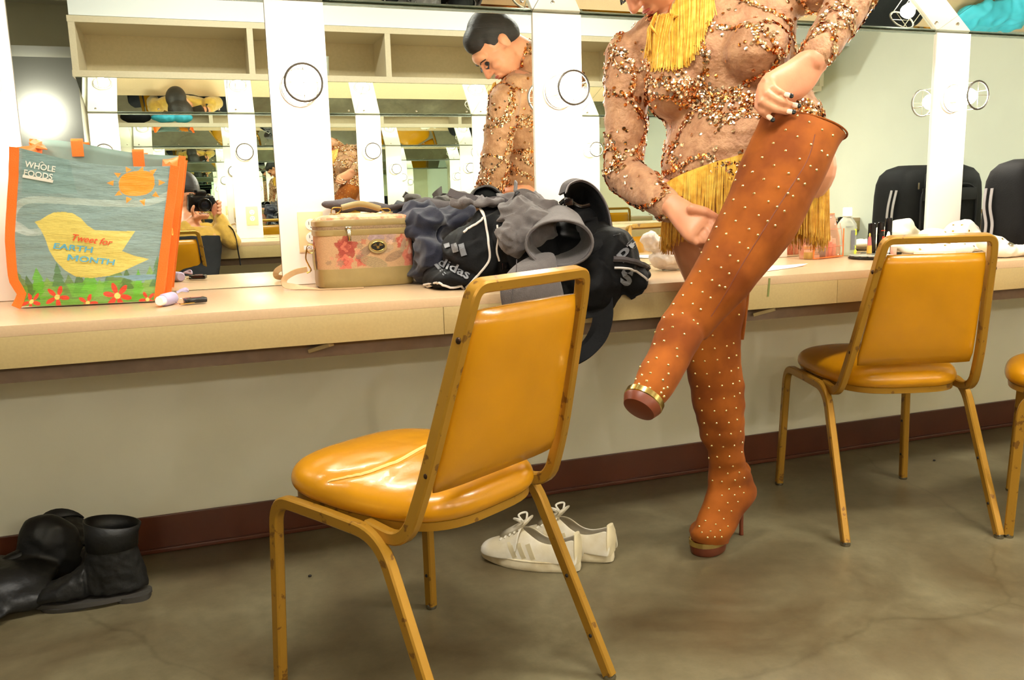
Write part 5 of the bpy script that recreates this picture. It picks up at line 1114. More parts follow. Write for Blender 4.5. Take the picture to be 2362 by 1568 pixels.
def body_mesh():
    mb = MB()
    mb.loft(smooth_secs([t_[:3] for t_ in TSn]), 36)
    for c, r in bust: mb.ell(c, (r-.008, r-.012, r-.012))
    # neck, head
    nb = at(1625, 15, 2.02); mb.limb([H(-.035, 0, -.05), H(-.045, 0, -.12), nb+V((0.0, 0.03, 0.01))], [.052, .050, .060], 20)
    mb.ell(H(-.022, 0, .032), (.094, .074, .088), HR); mb.ell(H(.020, 0, -.030), (.072, .060, .088), HR); mb.ell(H(.058, 0, -.100), (.026, .028, .020), HR)
    mb.ell(H(.030, 0, -.080), (.050, .046, .034), HR); mb.ell(H(.070, 0, .030), (.026, .048, .030), HR)
    mb.limb([H(.088, 0, .012), H(.100, 0, -.012), H(.110, 0, -.030)], [.0075, .0095, .0125], 12)
    for s in (-1, 1):
        mb.ell(H(.098, s*.010, -.034), (.011, .009, .008), HR); mb.ell(H(.060, s*.034, -.028), (.026, .022, .022), HR)
        mb.ell(H(-.012, s*.075, -.006), (.017, .007, .028), HR); mb.ell(H(-.018, s*.080, .004), (.014, .005, .020), HR)
    mb.ell(H(.083, 0, -.063), (.016, .024, .013), HR); mb.ell(H(.079, 0, -.074), (.016, .020, .010), HR)
    # arms
    mb.limb([SHR, SHR.lerp(ELR, .5), ELR], [.050, .047, .040], 18); mb.limb([ELR, ELR.lerp(WRR, .4), WRR], [.040, .038, .025], 18)
    mb.limb([SHL, SHL.lerp(ELL, .5), ELL], [.052, .050, .044], 18); mb.limb([ELL, ELL.lerp(WRL, .4), WRL], [.044, .042, .029], 18)
    # left hand (upper): palm to camera, four fingers curled over the boot edge
    y = 1.615
    K = [at(1758, 200, y-.0), at(1782, 166, y+.01)]
    fr = lambda P, R: (P, R)
    fingers = [fr([at(1772, 176, y), at(1783, 203, y-.028), at(1797, 212, y-.034), at(1811, 219, y-.030)], [.0095, .0090, .0082, .0070]),
               fr([at(1765, 186, y), at(1768, 218, y-.028), at(1795, 233, y-.034), at(1829, 243, y-.026)], [.0102, .0098, .0088, .0072]),
               fr([at(1758, 198, y), at(1757, 236, y-.024), at(1785, 251, y-.032), at(1816, 258, y-.026)], [.0104, .0100, .0090, .0074]),
               fr([at(1754, 210, y), at(1749, 245, y-.010), at(1759, 258, y-.020), at(1771, 269, y-.020)], [.0100, .0095, .0086, .0070])]
    thumb = fr([at(1845, 178, y+.02), at(1835, 212, y+.035), at(1820, 240, y+.045), at(1802, 262, y+.040)], [.0150, .0125, .0105, .0085])
    palm(mb, [((1848, 118), (1902, 163), 1.628, .024), ((1838, 126), (1892, 172), 1.625, .022), ((1815, 142), (1876, 200), 1.622, .020), ((1790, 156), (1850, 226), 1.618, .019), ((1771, 168), (1812, 236), 1.612, .016), ((1758, 182), (1776, 236), 1.606, .012)], fingers, thumb)
    # right hand (lower): back of the hand to camera, fist closed on the boot edge
    y = 1.71; K = [at(1634, 500, y), at(1594, 540, y)]
    fingers = [fr([at(1632, 502, y), at(1648, 522, y-.020), at(1652, 545, y-.005), at(1640, 556, y+.015)], [.0108, .0100, .0090, .0080]),
               fr([at(1620, 514, y), at(1640, 542, y-.024), at(1650, 560, y-.005), at(1636, 568, y+.015)], [.0110, .0104, .0092, .0080]),
               fr([at(1608, 526, y), at(1628, 556, y-.022), at(1642, 566, y-.004), at(1628, 572, y+.015)], [.0106, .0100, .0090, .0078]),
               fr([at(1598, 538, y), at(1608, 560, y-.016), at(1626, 568, y-.002), at(1618, 572, y+.012)], [.0096, .0090, .0080, .0070])]
    thumb = fr([at(1596, 482, y+.01), at(1626, 488, y-.006), at(1648, 500, y-.014), at(1662, 508, y-.012)], [.0135, .0115, .0100, .0085])
    palm(mb, [((1560, 450), (1526, 490), 1.795, .026), ((1568, 454), (1536, 496), 1.785, .024), ((1590, 466), (1549, 514), 1.762, .021), ((1613, 480), (1566, 536), 1.735, .020), ((1634, 496), (1582, 554), 1.712, .019), ((1642, 508), (1596, 562), 1.700, .012)], fingers, thumb)
    # legs: standing, and the raised one bent towards the camera
    hipS = V((1.18, 1.93, .99)); mb.limb([hipS, at(1625, 590, 1.935), at(1650, 690, 1.945), at(1650, 790, 1.955)], [.098, .074, .054, .044], 22)
    mb.limb([at(1652, 790, 1.955), at(1665, 930, 1.965), at(1690, 1080, 1.985)], [.044, .042, .030], 16)
    hipL = at(1800, 400, 1.80); mb.limb([hipL, at(1800, 430, 1.70), at(1762, 480, 1.625)], [.100, .075, .062], 22); mb.limb([at(1762, 480, 1.625), at(1690, 600, 1.61), at(1585, 730, 1.605)], [.056, .046, .032], 16)
    mb.ell(at(1842, 388, 1.75), (.078, .10, .09))
    return mb
body = obj('body', body_mesh(), M['skin'], woman); remesh(body, 0.0032, 5)
# eyes, brows, lips, nails, hair
m = MB()
for s in (-1, 1): m.ell(H(.083, s*.031, .002), (.007, .015, .009), HR); m.tube([H(.090, s*.046, -.004), H(.098, s*.034, -.008), H(.097, s*.020, -.006)], .0028, 6); m.tube([H(.080, s*.050, .004), H(.100, s*.044, -.010)], .0022, 6)
obj('eye_makeup', m, M['lash'], woman)
m = MB()
for s in (-1, 1): m.tube(spl([H(.095, s*.014, .018), H(.093, s*.032, .024), H(.078, s*.050, .018)], 5), .0022, 6)
obj('eyebrows', m, M['hair'], woman)
m = MB(); m.ell(H(.092, 0, -.060), (.010, .019, .005), HR); m.ell(H(.089, 0, -.070), (.010, .016, .0055), HR); obj('lips', m, M['lips'], woman)
for k, (a, b) in enumerate((((1811, 219, 1.580), (1, 0.25)), ((1829, 243, 1.585), (1, .15)), ((1816, 258, 1.585), (1, .1)), ((1771, 269, 1.592), (.6, .5)))):
    c = at(*a); d = (CR*b[0]+CD*b[1]); d = V(d).normalized(); q = frame(d, V(CD-V(d)*V(CD).dot(d)).normalized() if False else d.cross(V(CF)).normalized(), V(CF))
    nl = obj('fingernail', MB().ell(c-V(CF)*0.0035+d*0.004, (.0095, .0058, .0030), q), M['nailpink'], woman)
    obj('nail_tip', MB().ell(c-V(CF)*0.0040+d*0.0120, (.0055, .0056, .0030), q), M['nail'], nl)
m = MB(); m.ell(H(-.030, 0, .040), (.094, .080, .092), HR); m.ell(H(-.058, 0, .005), (.062, .072, .072), HR); m.ell(H(.018, 0, .072), (.060, .062, .052), HR); m.ell(H(-.10, 0, .035), (.032, .036, .036), HR)
hr = obj('hair', m, M['hair'], woman); remesh(hr, 0.005, 6)
m = MB()
for k in range(5): a = 2*PI*k/5; m.ell(H(-.125+.010*math.cos(a), 0.0+.018*math.sin(a)*1.2, .075+.016*math.cos(a)), (.014, .012, .020), HR)
obj('hair_flower', m, M['garment'], hr)
# dress
mb = MB(); TD = torso_secs(0.004)[:]; mb.loft(smooth_secs([t_[:3] for t_ in TD]), 40)
for c, r in bust: mb.ell(c, (r+.004, r, r))
mb.limb([SHR, SHR.lerp(ELR, .5), ELR], [.060, .057, .050], 20); mb.limb([ELR, ELR.lerp(WRR, .4), ELR.lerp(WRR, .93)], [.052, .049, .035], 20)
mb.limb([SHL, SHL.lerp(ELL, .5), ELL], [.062, .060, .052], 20); mb.limb([ELL, ELL.lerp(WRL, .4), ELL.lerp(WRL, .93)], [.054, .051, .036], 20)
nb = at(1625, 15, 2.02); mb.limb([nb+V((0, .03, .01)), H(-.046, 0, -.125)], [.066, .057], 20)
dress = obj('dress', mb, M['dress'], woman)
def wr(co):
    a = noise.noise(V((co.x*9, co.y*9, co.z*30))); return 0.004*a+0.0016*noise.noise(co*60)
remesh(dress, 0.0055, 8, wr)
bvD = BVHTree.FromPolygons([v.co.copy() for v in dress.data.vertices], [tuple(p.vertices) for p in dress.data.polygons])
# sequins in winding bands
def sequins():
    me = dress.data; rng = random.Random(11); ps = me.polygons; area_ = [p.area for p in ps]; cum = np.cumsum(area_); out = [MB(), MB(), MB()]; cnt = 0
    for _ in range(60000):
        p = ps[int(np.searchsorted(cum, rng.random()*cum[-1]))]; c = p.center
        f1 = noise.noise(V((c.x*7.5, c.y*7.5, c.z*7.5+3))); f2 = noise.noise(V((c.x*5+9, c.y*5, c.z*8+1)))
        dens = max(math.exp(-(f1/0.055)**2), 0.9*math.exp(-((f2-0.12)/0.045)**2))
        wst = (c-TSn[3][0]).dot(V((0.15, -.2, 1)))/1.0
        dens = max(dens, 0.75*math.exp(-(wst/0.018)**2) if c.z < 1.3 and c.x > 1.1 else 0, 0.010)
        if c.y > 2.02 and c.z > 1.3 and c.x > 1.1: dens *= 0.6
        if rng.random() > dens: continue
        n_ = p.normal.copy(); n_ = (n_+V((rng.gauss(0, .28), rng.gauss(0, .28), rng.gauss(0, .28)))).normalized(); u = n_.orthogonal().normalized(); w_ = n_.cross(u); r = rng.uniform(.0040, .0054); c2 = c+p.normal*rng.uniform(.0016, .0034)
        h = rng.random(); g = noise.noise(V((c.x*6, c.y*6, c.z*6+20))); i = 0 if h < 0.66-g*0.4 else (1 if h < 0.88 else 2)
        vs = [c2+u*(r*math.cos(k*PI/3.5))+w_*(r*math.sin(k*PI/3.5)) for k in range(7)]; vs.append(c2+n_*0.0006)
        out[i].add(vs, [(k, (k+1) % 7, 7) for k in range(7)]); cnt += 1
    for i, m_ in enumerate(('seq1', 'seq2', 'seq3')):
        o = obj('sequins', out[i], M[m_], dress, smooth=False); o['kind'] = 'stuff'
    return cnt
NSEQ = sequins()
# fringes
def fringe(name, tops, length, n, mt, spread=0.0, seed=1, rad=0.0011, out=V((0, -1, 0))):
    rng = random.Random(seed); P = tops; m = MB(); tot = len(P)-1
    for k in range(n):
        q = (k+rng.random())/n*tot; i = min(int(q), tot-1); p = P[i].lerp(P[i+1], q-i); L_ = length(q/tot)*rng.uniform(.93, 1.04); lat = V((rng.gauss(0, spread), rng.gauss(0, spread*.5), 0)); o_ = out*rng.uniform(-.004, .007)
        a = p+o_; b = a+V((0, 0, -L_*.5))+lat*.4+out*rng.uniform(0, .006); c = a+V((0, 0, -L_))+lat+out*rng.uniform(-.003, .006)
        m.tube([a, b, c], [rad, rad, rad*.8], 4, caps=False)
    o = obj(name, m, mt, dress); o['kind'] = 'stuff'; return o
def chest(px, py, lift=.012):
    d = V(CR*(px-1181)+CD*(py-784)+CF*F_PX).normalized(); h = bvD.ray_cast(V(CAM), d)
    if h[0] is None: h = bvD.find_nearest(at(px, py, 1.9))
    return h[0]-d*lift
# collar fringe: hangs from the neckline and drapes over the chest
def collar(name, n, mt, seed):
    rng = random.Random(seed); m = MB(); xs = [1470, 1500, 1530, 1560, 1595, 1620, 1650]; ye = [128, 158, 156, 160, 140, 95, 25]; y0 = [20, 8, 2, -4, -14, -24, -34]
    for k in range(n):
        x = rng.uniform(1470, 1648); L_ = np.interp(x, xs, ye)*rng.uniform(.92, 1.04)+rng.gauss(0, 4); s0 = np.interp(x, xs, y0); xe = x+rng.gauss(0, 5)-4; P = []
        lf = rng.uniform(.003, .016)
        for q in (0, .25, .5, .75, 1): P.append(chest(x+(xe-x)*q*q, s0+(L_-s0)*q, lf+0.012*(1-q)))
        yb = [p.y for p in P]
        for i in range(1, 5): P[i].y = min(P[i].y, P[i-1].y+0.004)
        m.tube(P, .0012, 4, caps=False)
    o = obj(name, m, mt, dress); o['kind'] = 'stuff'
collar('collar_fringe', 420, M['fringe'], 5); collar('collar_fringe', 200, M['fringe2'], 6)
obj('collar_band', MB().tube(spl([chest(1466, 26, .01), chest(1500, 8, .02), chest(1560, -6, .02), chest(1610, -20, .014), chest(1655, -40, .008)], 4), .007, 8), M['seq1'], dress)
# skirt fringe: along the slanting hem, all round
C0, A0, B0, F0 = torso_secs(0.010)[1]; C1, A1, B1, F1 = torso_secs(0.010)[0]
hem = []
for k in range(49):
    a = 2*PI*k/48; p = (C0+C1)/2+(A0+A1)/2*math.cos(a)*1.0+(B0+B1)/2*math.sin(a); p += V((0, 0, -0.035*math.cos(a)*0.2)); hem.append(p)
fringe('skirt_fringe', hem, lambda q: 0.155+0.075*max(0, math.cos(2*PI*q)), 900, M['fringe'], 0.005, 8, rad=.0012, out=V((0, 0, 0)))
fringe('skirt_fringe', [p+V((0.002, 0.004, 0)) for p in hem], lambda q: 0.165+0.08*max(0, math.cos(2*PI*q)), 520, M['fringe2'], 0.006, 9, rad=.0012, out=V((0, 0, 0)))
# ---------------------------------------------------------------- boots
def studs_on(bv, rows, parent):
    m = MB()
    for px, py in rows:
        d = V(CR*(px-1181)+CD*(py-784)+CF*F_PX).normalized(); h = bv.ray_cast(V(CAM), d)
        if h[0] is None: continue
        n_ = h[1] if h[1].dot(d) < 0 else -h[1]; m.lathe([(0.0034, -.0005), (0.0030, 0.0012), (0.0016, 0.0024), (0.0001, 0.0028)], h[0], 8, axis=n_, caps=False)
    o = obj('studs', m, M['stud'], parent); o['kind'] = 'stuff'; return o
def backstuds(o, m, seed):  # studs on the side away from the camera as well
    rng = random.Random(seed)
    for v in o.data.vertices:
        if v.normal.y > 0.35 and rng.random() < 0.0016: m.lathe([(0.0034, -.0005), (0.0030, 0.0012), (0.0001, 0.0028)], v.co, 8, axis=v.normal, caps=False)
def boot_loft(cont, dep, name, parent, mtl, seg=36):
    S_ = []
    pts = [((at(*a)+at(*b))/2, (at(*b)-at(*a))/2, d) for (a, b), d in zip(cont, dep)]
    for i, (c, ax, d) in enumerate(pts):
        t_ = pts[min(i+1, len(pts)-1)][0]-pts[max(i-1, 0)][0]; f = ax.cross(t_).normalized(); f = f if f.y < 0 else -f; S_.append((c, ax, f*d))
    return smooth_secs(S_, 4)
# standing boot
y = 1.955
cs = [((1600, 657, y), (1719, 653, y)), ((1590, 720, y), (1712, 712, y)), ((1584, 775, y), (1702, 768, y)), ((1588, 830, y), (1702, 830, y)), ((1597, 900, y), (1708, 900, y)), ((1606, 960, y), (1712, 958, y)), ((1620, 1010, 1.965), (1712, 1012, 1.965)), ((1636, 1050, 1.97), (1714, 1050, 1.97)), ((1641, 1085, 1.972), (1722, 1080, 1.99)), ((1640, 1115, 1.965), (1736, 1112, 2.01)), ((1634, 1145, 1.96), (1734, 1138, 2.01)), ((1622, 1180, 1.952), (1716, 1168, 1.995)), ((1607, 1213, 1.945), (1695, 1203, 1.97)), ((1597, 1233, 1.942), (1682, 1230, 1.955)), ((1600, 1250, 1.944), (1679, 1247, 1.955))]
S_ = boot_loft(cs, [.060, .062, .062, .062, .060, .056, .048, .042, .042, .042, .044, .046, .046, .044, .042], 'x', None, None)
mb = MB(); mb.loft(S_, 36)
def FP(px, py, z_): return atz(px, py, z_)
toe = atz(1632, 1262, 0.045); ball = V((1.262, 1.985, 0.062)); heelp = V((1.408, 2.035, 0.165))
mb.limb([V((1.385, 2.030, 0.200)), V((1.36, 2.020, 0.160)), V((1.318, 2.000, 0.110)), V((1.268, 1.985, 0.072))], [.043, .043, .042, .037], 22)
mb.ell(V((1.262, 1.972, 0.066)), (.066, .046, .032), RZ(math.radians(15))); mb.ell(V((1.300, 1.988, 0.088)), (.045, .042, .038))
b = obj('tall_boot', mb, M['suede'], woman, label='standing tan over-knee boot with gold studs')
def bw(co):
    r = 0.0
    if co.z < .62: r += 0.006*noise.noise(V((co.x*6+co.z*8, co.y*6, co.z*26)))*min(1, max(0, (0.65-co.z)*5))
    return r+0.0012*noise.noise(co*30)
remesh(b, 0.004, 6, bw)
b.data.vertices.foreach_get
bvB = BVHTree.FromPolygons([v.co.copy() for v in b.data.vertices], [tuple(p.vertices) for p in b.data.polygons])
ZB = lambda x, y_: (1420+x/2.24, 600+y_/2.24)
rows = [ZB(*p) for p in [(654, 147), (645, 214), (637, 282), (487, 323), (501, 389), (435, 396), (574, 444), (387, 459), (448, 461), (512, 456), (609, 430), (585, 506), (460, 521), (525, 514), (402, 521), (624, 492), (411, 586), (471, 587), (537, 581), (597, 572), (633, 557), (483, 653), (549, 648), (606, 638), (421, 652), (494, 718), (559, 714), (613, 704), (433, 714), (641, 688), (445, 777), (510, 779), (571, 777), (622, 764), (521, 842), (585, 840), (457, 842), (628, 824), (472, 901), (537, 903), (595, 897), (645, 885), (496, 959), (555, 964), (613, 958), (482, 1022), (524, 1016), (588, 1014), (652, 992), (537, 1070), (605, 1065), (579, 1102), (639, 1097), (549, 1144), (617, 1137), (500, 1138), (665, 1125), (586, 1183), (641, 1171), (549, 1215), (614, 1213), (662, 1202), (579, 1254), (632, 1248), (534, 1294), (598, 1296), (481, 1280), (558, 1336), (463, 1345), (517, 1364), (580, 1374), (432, 1374), (490, 1399), (540, 1396), (445, 1405), (475, 1432), (512, 1430), (548, 1430), (640, 625), (655, 943)]]
so = studs_on(bvB, rows, b)
# top back flap rising behind the knee, lining
m = MB(); m.loft([(at(1700, 780, 1.97), V((.008, .0, 0)), V((0, .03, 0))), (at(1706, 700, 1.975), V((.016, .0, 0)), V((0, .035, 0))), (at(1711, 656, 1.98), V((.013, .0, 0.0)), V((0, .035, 0)))], 16); obj('back_flap', m, M['suede'], b)
obj('top_seam', MB().tube([at(1697, 775, 1.925), at(1701, 715, 1.92), at(1702, 658, 1.92)], .0016, 6), M['heel'], b)
# platform, trim, stiletto heel
def foot_ring(z, g, cx_=1.262, cy_=1.972, L_=.061, W_=.044, ang=math.radians(15+180)):
    r = []
    for k in range(36):
        a = 2*PI*k/36; p = V((L_*g*math.cos(a), W_*g*math.sin(a)*(1.0+.10*math.cos(a)), 0)); r.append(RZ(ang) @ p+V((cx_, cy_, z)))
    return r
obj('platform', MB().rings([foot_ring(.001, .86), foot_ring(.004, .92), foot_ring(.026, 1.0), foot_ring(.028, .98)]), M['heel'], b)
obj('gold_trim', MB().rings([foot_ring(.027, 1.0), foot_ring(.028, 1.03), foot_ring(.042, 1.02), foot_ring(.044, .98)]), M['goldtrim'], b)
obj('stiletto_heel', MB().loft(smooth_secs([(V((1.398, 2.036, .168)), V((.030, .008, 0)), V((-.006, .024, 0))), (V((1.405, 2.038, .140)), V((.018, .004, 0)), V((0, .016, 0))), (V((1.412, 2.038, .09)), V((.0085, 0, 0)), V((0, .009, 0))), (V((1.412, 2.035, .03)), V((.006, 0, 0)), V((0, .006, 0))), (V((1.412, 2.034, .001)), V((.0068, 0, 0)), V((0, .0068, 0)))]), 20), M['heel'], b)
# raised boot
cs = [((1757, 266, 1.66), (1950, 318, 1.60)), ((1738, 312, 1.655), (1930, 345, 1.595)), ((1708, 375, 1.65), (1898, 415, 1.585)), ((1676, 450, 1.64), (1852, 505, 1.575)), ((1650, 510, 1.63), (1806, 580, 1.57)), ((1618, 585, 1.62), (1752, 645, 1.57)), ((1580, 650, 1.62), (1705, 700, 1.575)), ((1552, 692, 1.62), (1668, 735, 1.58)), ((1522, 735, 1.62), (1625, 785, 1.585))]
dep = [.060, .072, .085, .085, .078, .068, .060, .054, .050]
S_ = boot_loft(cs, dep, 'x', None, None)
mb = MB(); mb.loft(S_, 40)
# foot pointing down towards the camera
P1 = at(1568, 765, 1.590); P2 = at(1543, 825, 1.565); P3 = at(1512, 882, 1.540); P4 = at(1500, 902, 1.530)
mb.limb([P1, P2, P3, P4], [.052, .046, .042, .037], 24)
b2_ = obj('tall_boot', mb, M['suede'], woman, label='raised tan over-knee boot being pulled on'); remesh(b2_, 0.004, 6, lambda co: 0.004*noise.noise(V((co.x*7, co.y*7, co.z*9)))+0.0012*noise.noise(co*30))
bvR = BVHTree.FromPolygons([v.co.copy() for v in b2_.data.vertices], [tuple(p.vertices) for p in b2_.data.polygons])
rows = []
# staggered rows along the shaft
Za = lambda x, y_: (1380+x/3.409, y_/3.409)
Zb = lambda x, y_: (1380+x/3.734, 380+y_/3.733)
rows += [Za(*p) for p in [(1565, 910), (1659, 960), (1473, 1021), (1760, 1020), (1565, 1074), (1844, 1065), (1376, 1126), (1672, 1135), (1473, 1185), (1757, 1188), (1287, 1238), (1583, 1250), (1802, 1223), (1382, 1300), (1668, 1307), (1212, 1352), (1495, 1363), (1147, 1305), (1717, 1337), (1301, 1409), (1573, 1411), (1078, 1418), (1416, 1473), (1136, 1461), (1623, 1447), (1225, 1521), (1490, 1521), (1013, 1531), (1112, 1279)]]
rows += [Zb(*p) for p in [(1258, 10), (1327, 62), (1639, 74), (1426, 125), (1724, 127), (1182, 133), (1243, 181), (1551, 193), (1160, 107), (1343, 247), (1634, 247), (1779, 165), (1110, 259), (1163, 301), (1464, 316), (1676, 271), (1041, 377), (1263, 368), (1539, 363), (1088, 421), (1380, 436), (1603, 400), (1017, 536), (1182, 484), (1458, 485), (1523, 523), (1299, 554), (1101, 595), (951, 648), (1215, 671), (1374, 604), (1025, 708), (889, 757), (1290, 720), (1135, 782), (948, 817), (1203, 830), (823, 867), (1057, 886), (874, 920), (1127, 937), (764, 972), (980, 994), (801, 1022), (1043, 1042), (693, 1074), (896, 1097), (727, 1124), (1092, 1055), (966, 1146), (645, 1199), (813, 1198), (597, 1236), (881, 1245), (725, 1280), (638, 1292), (566, 1315), (821, 1339), (516, 1354), (640, 1397), (550, 1420), (491, 1443), (741, 1457), (855, 1370), (566, 1516), (483, 1545)]]
rows += [ZB(*p) for p in [(200, 434), (211, 505), (162, 462), (317, 457), (318, 498), (167, 528), (272, 541), (128, 551), (180, 583), (135, 594), (273, 587), (161, 624), (244, 619), (105, 615), (177, 660), (248, 664), (136, 662), (235, 685), (250, 704), (268, 658), (120, 640)]]
so2 = studs_on(bvR, rows, b2_)
obj('top_hem', MB().tube([S_[0][0]+S_[0][1]*math.cos(a)*1.0+S_[0][2]*math.sin(a) for a in [2*PI*k/40 for k in range(40)]], .0022, 6, closed=True), M['suede'], b2_)
obj('shaft_opening', MB().loft([(S_[0][0]+(S_[0][0]-S_[2][0]).normalized()*.0035, S_[0][1]*.93, S_[0][2]*.86), (S_[0][0]+(S_[0][0]-S_[2][0]).normalized()*.0045, S_[0][1]*.92, S_[0][2]*.85)], 32), M['suedein'], b2_)
# seam line down the shaft
sm = []
for p in spl([(1880, 310, 0), (1862, 370, 0), (1812, 450, 0), (1768, 520, 0), (1718, 600, 0), (1672, 680, 0), (1640, 730, 0)], 6):
    d = V(CR*(p.x-1181)+CD*(p.y-784)+CF*F_PX).normalized(); h = bvR.ray_cast(V(CAM), d)
    if h[0]: sm.append(h[0])
obj('shaft_seam', MB().tube(sm, .0012, 6), M['heel'], b2_)
# toe platform of the raised boot, tilted
fd = (P4-P2).normalized(); sd = at(1540, 930, 1.52)-at(1455, 880, 1.53); sd = (sd-fd*sd.dot(fd)).normalized(); nu = fd.cross(sd).normalized()
if nu.y < 0: nu = -nu
def tring(off, g, along=0.0):
    r = []
    for k in range(36):
        a = 2*PI*k/36; r.append(P4+fd*(.006+off)+sd*(.043*g*math.cos(a))+nu*(.006+.042*g*math.sin(a)))
    return r
obj('gold_trim', MB().rings([tring(.008, .90), tring(.010, 1.0), tring(.022, 1.0), tring(.024, .95)]), M['goldtrim'], b2_)
obj('platform', MB().rings([tring(.023, .96), tring(.026, .97), tring(.042, .80), tring(.044, .6)]), M['heel'], b2_)
hb = at(1600, 775, 1.655); obj('stiletto_heel', MB().loft(smooth_secs([(hb, V((.026, 0, 0.01)), V((0, .024, .01))), (hb+fd*.03+nu*.025, V((.014, 0, 0)), V((0, .012, 0))), (hb+fd*.075+nu*.045, V((.007, 0, 0)), V((0, .006, 0))), (hb+fd*.12+nu*.055, V((.006, 0, 0)), V((0, .006, 0)))]), 18), M['heel'], b2_)

# ================================================================ PHOTOGRAPHER (seen in the mirror)
ph = empty('person', (-0.12, 0.0, 0), 'photographer in mustard sweater and black trousers holding a camera, seen in the mirror', 'person')
F3, R3, U3 = V(CF), V(CR), -V(CD)
O = V(CAM); L0 = O-F3*0.014
K = lambda r, u, f: O+R3*r+U3*u+F3*f
head = K(-.045, .035, -.235)
mb = MB(); hr3 = frame(R3, F3, U3)
mb.ell(head, (.072, .090, .105), hr3); mb.ell(head+F3*.03-U3*.055, (.052, .062, .055), hr3); mb.limb([head-U3*.08-F3*.02, V((-.10, -.10, .93)), V((-.10, -.055, .88))], [.048, .05, .058], 16)
shR, shL, = V((.075, -.045, .86)), V((-.285, -.01, .86))
hipc = V((-.13, .10, .50))
mb.loft([(V((-.105, -.05, .885)), V((.10, 0, 0)), V((0, .055, 0))), (V((-.105, -.02, .84)), V((.175, 0, 0)), V((0, .065, 0))), (V((-.11, .02, .74)), V((.16, 0, 0)), V((0, .072, 0))), (V((-.12, .07, .62)), V((.145, 0, 0)), V((0, .08, 0))), (V((-.13, .09, .52)), V((.17, 0, 0)), V((0, .095, 0)))], 28)
elR, elL = V((.125, .0, .79)), V((-.30, .03, .75))
hR, hL = K(.072, -.035, -.060), K(-.045, -.075, -.045)
mb.limb([shR, elR], [.045, .038], 14); mb.limb([elR, hR], [.036, .024], 14); mb.limb([shL, elL], [.045, .038], 14); mb.limb([elL, hL], [.036, .024], 14)
mb.ell(hR, (.020, .032, .040), hr3); mb.ell(hL, (.036, .034, .018), hr3)
for k in range(4):
    q = K(.078, .018-k*.021, -.045); mb.limb([q, K(.086, .020-k*.021, -.018), K(.060, .018-k*.020, .004)], [.0098, .0092, .0075], 10)
    q = K(-.062+k*.018, -.072, -.03); mb.limb([q, K(-.056+k*.019, -.070, -.005), K(-.045+k*.018, -.052, .004)], [.0095, .009, .0075], 10)
mb.limb([K(.060, -.03, -.10), K(.05, .0, -.11)], [.011, .009], 10); mb.limb([K(-.062, -.055, -.03), K(-.075, -.03, -.022), K(-.066, -.005, -.02)], [.012, .010, .0085], 10)
mb.limb([V((-.05, .11, .49)), V((.19, .23, .53)), V((.235, .24, .10))], [.085, .062, .045], 18); mb.limb([V((-.21, .11, .49)), V((-.42, .20, .52)), V((-.44, .22, .10))], [.085, .062, .045], 18)
bd = obj('body', mb, M['skin'], ph); remesh(bd, 0.005, 5)
mb = MB(); mb.ell(head-F3*.008+U3*.034, (.082, .098, .096), hr3); mb.ell(head-F3*.06-U3*.05, (.070, .055, .09), hr3); o = obj('hair', mb, M['hair'], ph); remesh(o, .006, 5)
mb = MB(); mb.loft([(V((-.105, -.05, .885)), V((.112, 0, 0)), V((0, .064, 0))), (V((-.105, -.025, .84)), V((.185, 0, 0)), V((0, .074, 0))), (V((-.11, -.005, .79)), V((.172, 0, 0)), V((0, .07, 0)))], 28)
mb.limb([shR, elR], [.055, .048], 14); mb.limb([elR, elR.lerp(hR, .75)], [.046, .034], 14); mb.limb([shL, elL], [.055, .048], 14); mb.limb([elL, elL.lerp(hL, .75)], [.046, .034], 14)
o = obj('sweater', mb, M['mustard'], ph); remesh(o, .006, 6, fold(14, 14, .003, 3))
mb = MB(); mb.loft([(V((-.105, -.012, .835)), V((.172, 0, 0)), V((0, .078, 0))), (V((-.11, .02, .74)), V((.172, 0, 0)), V((0, .086, 0))), (V((-.12, .07, .62)), V((.157, 0, 0)), V((0, .092, 0))), (V((-.13, .09, .53)), V((.172, 0, 0)), V((0, .098, 0)))], 28); o = obj('black_top', mb, M['blackcloth'], ph); remesh(o, .007, 6, fold(12, 12, .003, 3))
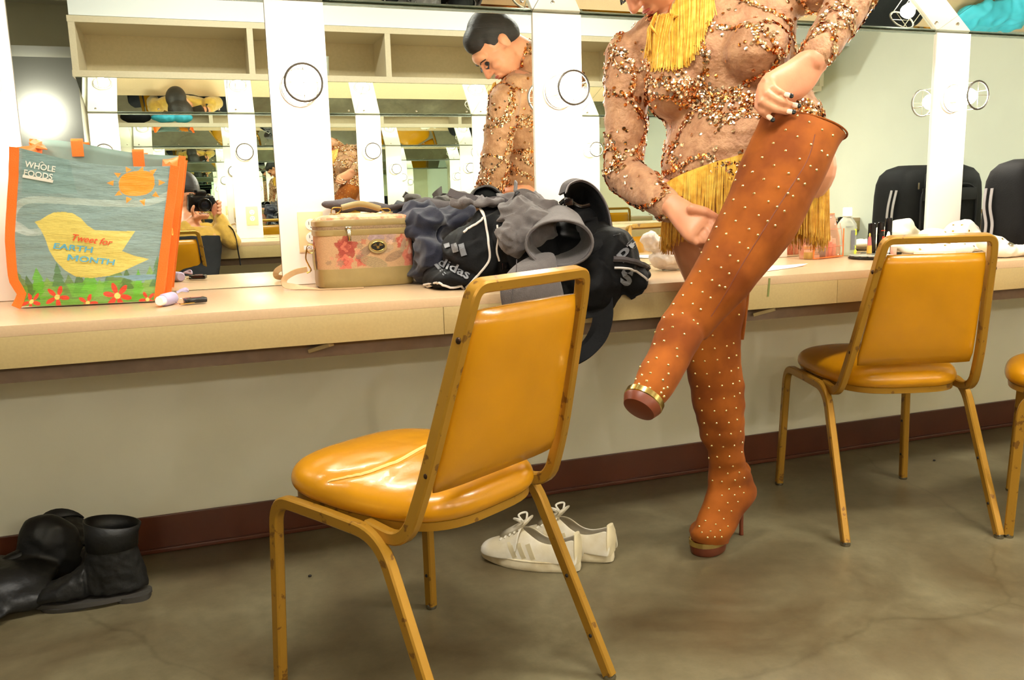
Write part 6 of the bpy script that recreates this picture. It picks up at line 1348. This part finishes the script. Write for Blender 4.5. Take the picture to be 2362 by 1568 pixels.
mb = MB(); mb.limb([V((-.05, .11, .50)), V((.19, .23, .54)), V((.235, .24, .12))], [.10, .078, .058], 18); mb.limb([V((-.21, .11, .50)), V((-.42, .20, .53)), V((-.44, .22, .12))], [.10, .078, .058], 18); mb.ell(V((-.13, .10, .51)), (.17, .11, .075))
o = obj('trousers', mb, M['blackcloth'], ph); remesh(o, .007, 6, fold(12, 12, .003, 3))
for x_ in (.235, -.44): obj('shoe', MB().loft([(V((x_, .26, .004)), V((.045, 0, 0)), V((0, .12, 0))), (V((x_, .26, .04)), V((.044, 0, 0)), V((0, .115, 0))), (V((x_, .23, .085)), V((.04, 0, 0)), V((0, .06, 0)))], 24), M['blackleather'], ph)
# the camera in her hands
t = empty('photo_camera', K(0, 0, -.1), 'black camera with neck strap held to the photographer\'s eye, seen in the mirror', 'camera')
rot = hr3
obj('camera_body', MB().box(K(0, 0, -.105), (.142, .052, .092), rot, bev=.010).box(K(0, .055, -.105), (.058, .05, .036), rot, bev=.009), M['blackgloss'], t)
obj('hand_grip', MB().box(K(.058, -.004, -.085), (.030, .040, .082), rot, bev=.010), M['black'], t)
obj('lens_barrel', MB().lathe([(.030, 0), (.036, .004), (.036, .03), (.038, .034), (.038, .052), (.035, .056), (.031, .056), (.029, .050), (.0001, .048)], K(0, 0, -.078), 28, axis=F3, caps=False), M['blackgloss'], t)
obj('front_glass', MB().lathe([(.028, 0), (.020, .003), (.0001, .004)], K(0, 0, -.031), 24, axis=F3, caps=False), mat('lens_glass', (20, 22, 30), .05), t)
m = MB(); m.ribbon(spl([K(.072, .03, -.10), K(.095, -.02, -.08), K(.088, -.09, -.06), V((.13, .02, .86)), V((.15, .05, .72)), V((.155, .06, .66))], 6), .014, V(CF), .0015); obj('neck_strap', m, M['blackcloth'], t)
m = MB(); m.lathe([(.009, 0), (.009, .006), (.007, .007)], K(.045, .046, -.095), 14, axis=U3, caps=True).lathe([(.012, 0), (.012, .008)], K(-.05, .046, -.105), 16, axis=U3); obj('dials', m, M['steel'], t)
